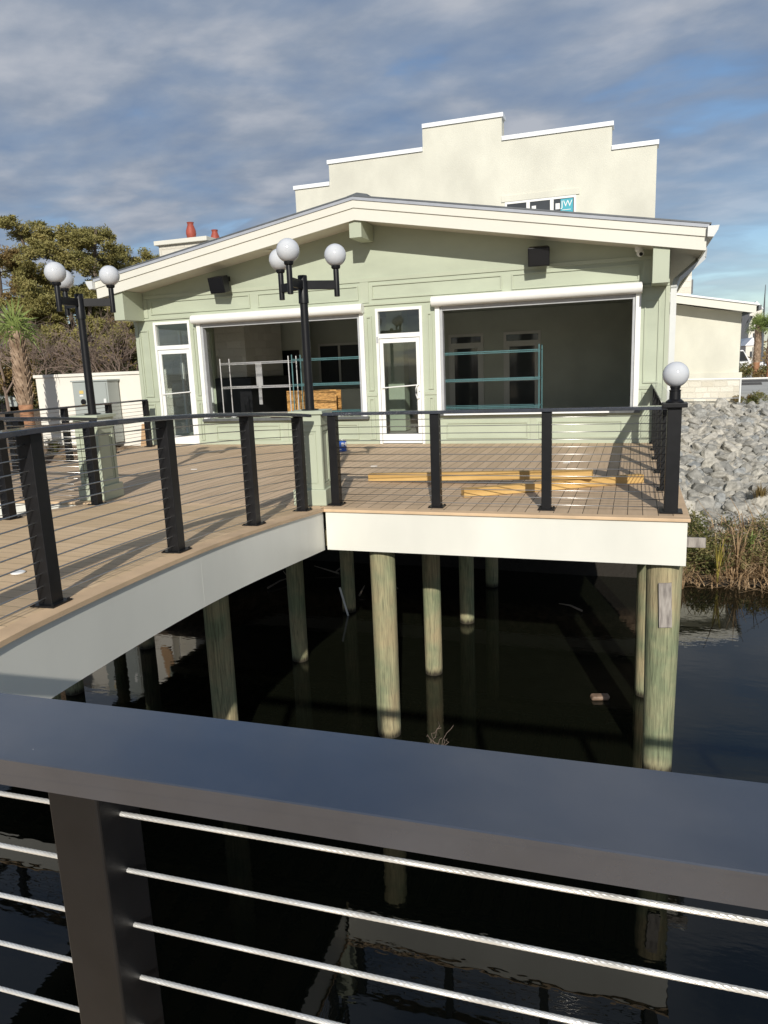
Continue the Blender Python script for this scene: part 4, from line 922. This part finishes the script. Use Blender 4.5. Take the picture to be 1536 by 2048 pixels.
# ------------------------------------------------------------------ trees
def needle_mesh(rs, centers, per, size, flat=1.0):
    B = MB()
    for (c, r) in centers:
        c = Vector(c)
        for k in range(per):
            u = Vector((rs.gauss(0, 1), rs.gauss(0, 1), rs.gauss(0, 1))).normalized()*(rs.random()**.45)*r; u.z *= flat
            p = c+u; a = Vector((rs.gauss(0, 1), rs.gauss(0, 1), rs.gauss(0, .7)+.4)).normalized()*size*rs.uniform(.6, 1.4)
            b_ = a.cross(Vector((rs.gauss(0, 1), rs.gauss(0, 1), rs.gauss(0, 1)))).normalized()*size*.22
            B.add([p-b_, p+b_, p+a+b_*.6, p+a-b_*.6], [(0,1,2,3)])
    return B
def pine(label, x, y, H, spread, seed, base_frac=.45, m=NEEDLE, group='pines behind the low wall', lean=.3):
    rs = random.Random(seed); t = thing('pine_tree', label, 'pine tree', (x, y, -.25), group)
    B = MB(); n = 12; tr = [Vector((lean*math.sin(i*.45+seed), lean*math.cos(i*.4+seed*2), H*i/n)) for i in range(n+1)]
    B.tube(tr, [.24*(1-.8*i/n)+.03 for i in range(n+1)], 9)
    cent = []
    nl = 22
    for k in range(nl):
        f = base_frac+(1-base_frac)*((k+.5)/nl); i = min(n-1, int(f*n)); p = tr[i].lerp(tr[i+1], f*n-i)
        a = rs.uniform(0, 6.283); prof = math.sin(min(1, (1-f)/(1-base_frac)*1.25+.22)*math.pi*.62); L2 = spread*prof*rs.uniform(.65, 1.1)
        e = p+Vector((math.cos(a)*L2, math.sin(a)*L2, L2*rs.uniform(.05, .5))); mid = p.lerp(e, .5)+Vector((0,0,-.15))
        B.tube([p, mid, e], [.07*(1.2-f)+.02, .045*(1.2-f)+.012, .012], 5, False)
        for j in range(7):
            q = mid.lerp(e, j/6+.05)+Vector((rs.gauss(0, .28), rs.gauss(0, .28), rs.gauss(.12, .2))); cent.append((q, rs.uniform(.3, .62)))
            B.tube([mid.lerp(e, j/6), q], [.018, .006], 3, False)
    B.build('trunk', BARKP, t, local=True, smooth=True)
    needle_mesh(rs, cent, 165, .14, .6).build('crown', m, t, local=True)
    return t
def pxy(px, Y):   # x of an image column on the horizon at depth Y, used to lay out the wood
    d = (px-768, 751-1024, 1460.)
    w = [RIGHT[i]*d[0]+DOWN[i]*d[1]+FWD[i]*d[2] for i in range(3)]
    return w[0]/w[1]*Y
pine('tall pine rising highest at the left, its top alone against the sky', pxy(80, 42), 42, 12.1, 2.6, 11, .42)
p2 = pine('broad olive pine crown right of the tallest one', pxy(150, 44), 44, 11.5, 3.3, 12, .45)
pine('rounded pine crown at the right end of the wood, next to the roof edge', pxy(222, 42), 42, 11.3, 2.9, 13, .5)
pine('rusty tinged pine at the left edge of the photo', pxy(22, 40), 40, 9.6, 3.0, 14, .35, NEEDLE2)
pine('low pine showing above the roof slope, farthest right in the wood', pxy(285, 46), 46, 10.0, 2.6, 15, .4)
pine('brownish pine low in the middle of the wood, behind the left lamp', pxy(125, 47), 47, 8.9, 3.0, 16, .3, NEEDLE2)
pine('leafy pine filling the gap low beside the green beam end', pxy(262, 40), 40, 7.6, 2.4, 17, .25, NEEDLE2)
pine('mid height pine in the wood between the left lamp globes and the tallest pine', pxy(60, 38), 38, 7.4, 2.2, 20, .2)
pine('low bushy pine in the wood just above the electrical cabinet', pxy(190, 37), 37, 6.6, 2.2, 22, .15)
pine('low green pine in the wood right beside the green building corner', pxy(250, 36), 36, 5.8, 1.9, 23, .12)
pine('far pine standing beyond the left photo edge', pxy(-60, 44), 44, 11.0, 3.2, 18, .4)
pine('far pine hidden behind the gable', pxy(350, 48), 48, 8.5, 3.0, 19, .4)
def bare(label, x, y, H, seed, name='bare_tree', spread=1.0, group='bare trees and brush behind the low wall'):
    rs = random.Random(seed); B = MB()
    def grow(p, d, l, r, lev):
        q = p+d*l; mid = p.lerp(q, .5)+Vector((rs.gauss(0, .05), rs.gauss(0, .05), 0))*l
        B.tube([p, mid, q], [r, r*.85, r*.65], 5 if lev < 2 else 3, False)
        if lev >= 5: return
        for k in range(3 if lev > 0 else 4):
            nd = (d+Vector((rs.gauss(0, .55), rs.gauss(0, .55), rs.gauss(.05, .35)))*spread).normalized()
            grow(q if k < 2 else mid, nd, l*rs.uniform(.6, .85), max(r*.6, .011), lev+1)
    grow(Vector((0,0,0)), Vector((rs.gauss(0, .1), rs.gauss(0, .1), 1)).normalized(), H*.28, .09*H/7, 0)
    o = B.build(name, TWIG); o.location = (x, y, -.25); return tag(o, label, 'tree', group)
bl = ['bare leafless tree in the wood behind the electrical cabinet', 'bare leafless tree in the wood left of the left lamp pole', 'bare leafless tree in the wood right of the left lamp pole', 'bare leafless tree near the green beam end', 'bare leafless tree at the left photo edge behind the palm', 'bare leafless tree above the left end of the cream wall', 'bare leafless tree close above the wall middle', 'pale bare tree leaning behind the palm crown', 'bare leafless tree low beside the building corner', 'thin bare tree between the two rusty pines']
for i, (px_, Y, H) in enumerate(((185,33,6.6),(135,34,7.0),(215,32,6.2),(262,33,6.2),(8,33,7.5),(85,32,5.8),(160,31,5.0),(40,36,8.0),(240,30,5.2),(110,36,7.6))):
    bare(bl[i], pxy(px_, Y), Y, H, 40+i)
rs = random.Random(3)
for i in range(9):
    px_ = -20+i*38; Y = 34.5+rs.uniform(-1, 1.5); w = 1.5
    cs = [((rs.gauss(0, 1.0), rs.gauss(0, .6), rs.uniform(.2, 1.9+1.2*rs.random())), rs.uniform(.4, .75)) for _ in range(34)]
    B = needle_mesh(rs, cs, 110, .15, .9); o = B.build('evergreen_shrub', SHRUBM if i % 3 else NEEDLE2); o.location = (pxy(px_, Y), Y, -.2)
    tag(o, ['dark evergreen shrub %s' % s for s in ('cut by the left photo edge', 'left of the palm trunk', 'directly behind the palm trunk', 'above the left end of the low wall', 'above the wall left of the lamp pole', 'above the wall behind the lamp pole', 'above the wall right of the lamp pole', 'above the wall beside the downspout', 'hidden behind the building corner')][i], 'shrub', 'evergreen shrubs behind the low wall')
cs = [((rs.uniform(-46, 2), rs.uniform(0, 5), rs.uniform(.2, 7.0)), rs.uniform(.8, 1.5)) for _ in range(300)]
B = needle_mesh(rs, cs, 60, .3, .9); o = B.build('far_wood', SHRUBM); o.location = (-26, 52, 0); tag(o, kind='stuff')
# parked vehicles beyond the palm
def car(label, x, y, rot, m, van=False, group='vehicles parked beyond the palm'):
    t = thing('parked_car', label, 'car', (x, y, -.25), group, rot)
    L2, w = 2.2, .88; hb = .95; ht = 1.9 if van else 1.45
    B = MB(); B.prism_y([(-L2,.3),(L2,.3),(L2,.72),(L2-.25,.9),(1.0,.98),(-L2,.98)], -w, w); B.build('body', m, t, bevel=.06, local=True)
    B = MB(); B.prism_y([(-L2+.1,.981),(1.05,.981),(.45,ht),(-L2+.45,ht)], -w+.08, w-.08); cb_ = B.build('cabin', m, t, bevel=.06, local=True)
    B = MB(); B.prism_y([(-L2+.35,1.03),(.85,1.03),(.45,ht-.1),(-L2+.55,ht-.1)], -w+.06, w-.06); B.build('side_glass', CARD, cb_, local=True)
    for sx in (-1.35, 1.35):
        for sy in (-1, 1):
            B = MB(); B.tube([(sx, sy*(w-.2), .33), (sx, sy*(w+.01), .33)], .33, 20); B.build('wheel', DARK, t, local=True)
    return t
car('white car seen behind the palm trunk, left of the low wall', pxy(30, 36), 36, .1, CARW)
car('silver car cut by the left photo edge', pxy(-25, 34), 34, .2, CAB)

# ------------------------------------------------------------------ right wing
wg = thing('side_wing', 'cream stucco wing with sloping roof and stone base, right of the green building', 'building', (1, 29, -.3))
def rk2(x): return 3.12-.192*(x-3.86)
B = MB(); B.prism_y([(-6,-.4),(3.50,-.4),(3.50,rk2(3.50)-.30),(-6,rk2(-6)-.30)], 29.0, 36); B.build('wall', STUCCO, wg)
B = MB(); B.box(-6, 3.56, 28.93, 28.999, -.4, .62); B.build('stone_base', STONE, wg)
B = MB(); B.box(-6, 3.60, 28.90, 28.999, .621, .84); B.build('water_table', STUCCO, wg)
B = MB(); B.prism_y([(-6,rk2(-6)-.30),(3.86,rk2(3.86)-.30),(3.86,rk2(3.86)-.03),(-6,rk2(-6)-.03)], 28.35, 28.40); B.build('barge_board', CREAM, wg)
B = MB(); B.prism_y([(-6,rk2(-6)-.10),(3.85,rk2(3.85)-.10),(3.85,rk2(3.85)-.05),(-6,rk2(-6)-.05)], 28.401, 36); B.build('soffit', SOFFIT, wg)
B = MB(); B.prism_y([(-6,rk2(-6)-.029),(3.92,rk2(3.92)-.029),(3.92,rk2(3.92)+.03),(-6,rk2(-6)+.03)], 28.30, 36); B.build('roof', COPING, wg)
B = MB(); B.bar((3.80,28.9,2.75), (3.60,29.0,2.3), .08, .08); B.box(3.93, 4.02, 28.35, 36, 2.92, 3.08); B.build('gutter', ROOFM, wg)
B = MB(); B.box(3.80, 3.88, 32.0, 32.08, -.3, 2.8); B.build('downspout', ROOFM, wg)
B = MB(); B.box(-.6, 1.90, 30.2, 32, 2.6, 5.0); B.build('stone_tower', STONE, wg)
B = MB(); B.box(1.905, 1.98, 30.5, 30.7, 3.75, 4.25); B.build('vent', ROOFM, wg)
# handrail
t = thing('pipe_handrail', 'thin white pipe handrail in front of the wing and parking lot', 'handrail', (1.7, 27.3, -.3))
B = MB(); B.tube([(1.2, 27.3, .70), (3.37, 27.3, .665), (14, 27.3, .66)], .028, 8); B.build('top_rail', SHEET, t)
B = MB(); B.tube([(1.2, 27.3, .05), (3.37, 27.3, .03)], .012, 6); B.build('lower_cable', TRACKM, t)
for x in (1.25, 3.37, 5.6, 7.9): B = MB(); B.tube([(x, 27.3, -.3), (x, 27.3, .67)], .028, 8); B.build('post', SHEET, t)
# wheel stops
ws0 = None
for i, (x, y) in enumerate(((5.6, 44), (7.0, 39.5), (8.6, 40), (6.5, 48))):
    B = MB(); B.prism_y([(-.9,0),(.9,0),(.85,.13),(-.85,.13)], -.08, .08)
    if ws0 is None: ws0 = B.build('wheel_stop', mat('dark_rubber', (0.05, 0.05, 0.052), 0.8), local=True); o = ws0
    else: o = ws0.copy(); COL.objects.link(o)
    o.location = (x, y, -.238); o.rotation_euler = (0, 0, R_(8)); tag(o, 'dark rubber wheel stop on the pale parking lot at the right', 'wheel stop', 'wheel stops on the parking lot')
def shrub(label, x, y, z, r, m, seed, cat='shrub', sz=.12, group=None):
    rs = random.Random(seed); cs = [((rs.gauss(0, r*.5), rs.gauss(0, r*.5), rs.uniform(.1, r)), r*.35) for _ in range(14)]
    o = needle_mesh(rs, cs, 60, sz, .9).build('shrub', m); o.location = (x, y, z); return tag(o, label, cat, group)
shrub('small green shrub at the corner of the stone base', 3.95, 28.2, -.27, .38, WEED, 1, sz=.06)
shrub('reddish small shrub tight against the stone corner', 3.62, 28.6, -.27, .3, NEEDLE2, 2, sz=.05)
for i in range(4): shrub(['yellowish shrub left of the distant palms', 'low shrub between the distant palms', 'low shrub right of the distant palms', 'brown shrub beyond the parking lot'][i], 6.7+i*1.1, 53.5+i*.4, -.25, .9, WEED if i % 2 == 0 else NEEDLE2, 10+i)
# far buildings, poles, tree line
for x, y, w, h, lb in ((10.2, 75, .5, 5.2, 'tall white building block glimpsed above the palm at the right edge'), (9.65, 72, .5, 2.0, 'small white gabled house in the far distance behind the palms')):
    t = thing('far_house', lb, 'house', (x, y, -.25)); B = MB(); B.box(x-w, x+w, y, y+8, -.25, h); B.build('wall', STUCCO2, t)
    B = MB(); B.prism_y([(x-w-.1,h+.001),(x+w+.1,h+.001),(x,h+.7)], y-.1, y+8); B.build('roof', COPING, t)
    B = MB(); B.box(x-.15, x+.1, y-.03, y-.001, h*.5, h*.5+.5); B.build('window', PANE, t)
o = MB().tube([(8.1, 60, -.3), (8.1, 60, 1.8)], .06, 6).build('light_pole', CONC); tag(o, 'short pale pole beyond the parking lot, left of the distant palms', 'pole')
o = MB().tube([(13.0, 90, -.3), (13.0, 90, 8.4)], [.25, .03], 6).build('radio_mast', ROOFM); tag(o, 'thin far mast above the end of the wing roof', 'mast')
cs = [((rs.uniform(-40, 70), rs.uniform(0, 8), rs.uniform(0, 4.0)), rs.uniform(1.2, 2.2)) for _ in range(150)]
B = needle_mesh(rs, cs, 60, .5, .8); o = B.build('far_treeline', NEEDLE2); o.location = (0, 120, 0); tag(o, kind='stuff')
B = needle_mesh(rs, [((rs.uniform(-3, 14), rs.uniform(0, 4), rs.uniform(0, 1.2)), .9) for _ in range(50)], 50, .3, .8); o = B.build('far_brush', NEEDLE2); o.location = (4, 64, -.25); tag(o, kind='stuff')
car('white van parked far off behind the wing corner', 7.6, 66, .1, CARW, True, 'vehicles beyond the parking lot')

# ------------------------------------------------------------------ riprap bank
rs = random.Random(21); rocks = []
for k in range(9):
    import bmesh
    bm = bmesh.new(); bmesh.ops.create_icosphere(bm, subdivisions=3, radius=1)
    off = Vector((k*11.3, k*3.7, 0)); pl = [(Vector((rs.gauss(0,1), rs.gauss(0,1), rs.gauss(0,1))).normalized(), rs.uniform(.5, .85)) for _ in range(11)]
    for v in bm.verts:
        for nrm, dd in pl:
            e = v.co.dot(nrm)-dd
            if e > 0: v.co -= nrm*e*.93
        v.co *= 1+.10*mnoise.noise(v.co*2.2+off)
    me = bpy.data.meshes.new('rock'); bm.to_mesh(me); bm.free(); me.materials.append(ROCK); rocks.append(me)
cnt = 0; tries = 0; placed = []
while cnt < 300 and tries < 20000:
    tries += 1
    Y = rs.uniform(16.4, 26.9); f = rs.uniform(.045, .168); x = f*Y
    if x < .75: continue
    s_ = rs.uniform(.12, .27)*(1.2 if Y < 20 else 1.0)
    if any((x-a)**2+(Y-b_)**2 < (.66*(s_+c_))**2 for a, b_, c_ in placed): continue
    placed.append((x, Y, s_)); me = rocks[rs.randrange(9)]
    o = bpy.data.objects.new('rock', me); COL.objects.link(o); o.location = (x, Y, hgt(x, Y)+s_*.38)
    o.scale = (s_*rs.uniform(.9, 1.45), s_*rs.uniform(.75, 1.15), s_*rs.uniform(.6, 1.0)); o.rotation_euler = (rs.uniform(-.7, .7), rs.uniform(-.7, .7), rs.uniform(0, 6.28))
    tag(o, 'angular pale grey boulder of the riprap bank right of the deck', 'rock', 'boulders of the riprap bank'); cnt += 1
B = MB(); base = rocks[0]; bv = [v.co.copy() for v in rocks[3].vertices]; 
bm = bmesh.new(); bmesh.ops.create_icosphere(bm, subdivisions=1, radius=1); sv = [v.co.copy() for v in bm.verts]; sf = [tuple(v.index for v in f.verts) for f in bm.faces]; bm.free()
for k in range(5600):
    Y = rs.uniform(16.1, 27.0); x = rs.uniform(.62, max(1.2, .24*Y)); s_ = rs.uniform(.05, .15); rz = rs.uniform(0, 6.28); z = hgt(x, Y)+s_*.2
    B.add([(x+s_*(v.x*math.cos(rz)-v.y*math.sin(rz))*1.1*(1+.3*mnoise.noise(v*1.7+Vector((k,0,0)))), Y+s_*(v.x*math.sin(rz)+v.y*math.cos(rz)), z+s_*v.z*.8*(1+.3*mnoise.noise(v*1.7+Vector((0,k,0))))) for v in sv], sf)
tag(B.build('rubble', RUBBLE), kind='stuff')

# ------------------------------------------------------------------ reeds and weeds at the bank
def blades(B, rs, n, xr, yr, hr, lean, w, flat=0.0):
    for k in range(n):
        x, y = rs.uniform(*xr), rs.uniform(*yr); z = max(hgt(x, y), ZW)-.02; h = rs.uniform(*hr); a = rs.uniform(0, 6.283); ln = rs.uniform(0, lean)*h
        p0 = Vector((x, y, z)); p1 = p0+Vector((math.cos(a)*ln*.4, math.sin(a)*ln*.4, h*.65*(1-flat*rs.random()))); p2 = p1+Vector((math.cos(a)*ln*.8, math.sin(a)*ln*.8, h*rs.uniform(-.25, .35)))
        sd = Vector((-math.sin(a), math.cos(a), 0))*w
        B.add([p0-sd, p0+sd, p1+sd*.8, p1-sd*.8, p2+sd*.3, p2-sd*.3], [(0,1,2,3),(3,2,4,5)])
rs = random.Random(9)
B = MB(); blades(B, rs, 1100, (1.7, 5.0), (15.0, 17.2), (.35, 1.05), 1.3, .012, .6); blades(B, rs, 1000, (.75, 4.6), (14.6, 16.0), (.12, .5), 2.2, .012, .8)
tag(B.build('dry_reeds', REEDD), kind='stuff')
cs = []
for k in range(120):
    x, y = rs.uniform(.7, 3.6), rs.uniform(15.1, 17.3); cs.append(((x, y, hgt(x, y)+rs.uniform(.1, .55)), rs.uniform(.16, .3)))
B = needle_mesh(rs, cs, 95, .055, .8); tag(B.build('bank_weeds', WEED), kind='stuff')
def clump(label, x, y, n, h, m, seed, spread=.25, w=.012):
    B = MB(); r2 = random.Random(seed)
    for k in range(n):
        a = r2.uniform(0, 6.283); hh = h*r2.uniform(.55, 1); o_ = spread*r2.uniform(.1, 1)
        pts = [Vector((math.cos(a)*o_*f**2, math.sin(a)*o_*f**2, hh*f*(1-.15*f*r2.random()))) for f in (0, .35, .7, 1)]
        sd = Vector((-math.sin(a), math.cos(a), 0))*w
        B.add([pts[0]-sd, pts[0]+sd, pts[1]+sd, pts[1]-sd, pts[2]+sd*.7, pts[2]-sd*.7, pts[3]], [(0,1,2,3),(3,2,4,5),(5,4,6)])
    o = B.build('reed_clump', m); o.location = (x, y, max(hgt(x, y), ZW)-.02); return tag(o, label, 'reeds')
clump('upright yellow green reed clump at the water edge right of the deck corner', 1.62, 14.85, 26, 1.2, REEDG, 1)
clump('reddish brown reed clump right of the yellow green one', 2.0, 15.2, 16, 1.2, REEDD, 2)
clump('small leaning reed tuft at the water edge next to the fascia', .98, 14.5, 12, .6, REEDD, 3, .4)
tuft('grass_clump', 'dry grass tuft growing among the boulders near the right edge', (2.85, 18.6, hgt(2.85, 18.6)+.15), 220, .55, .35, NEEDLE2)
tuft('grass_clump', 'dry grass tuft low among the boulders above the weeds', (1.9, 16.6, hgt(1.9, 16.6)+.1), 160, .45, .35, REEDD)
tuft('leafy_weed', 'bright green leafy weed in front of the boulders', (2.35, 16.0, hgt(2.35, 16.0)+.1), 60, .7, .15, PALML, 'weed', .02)
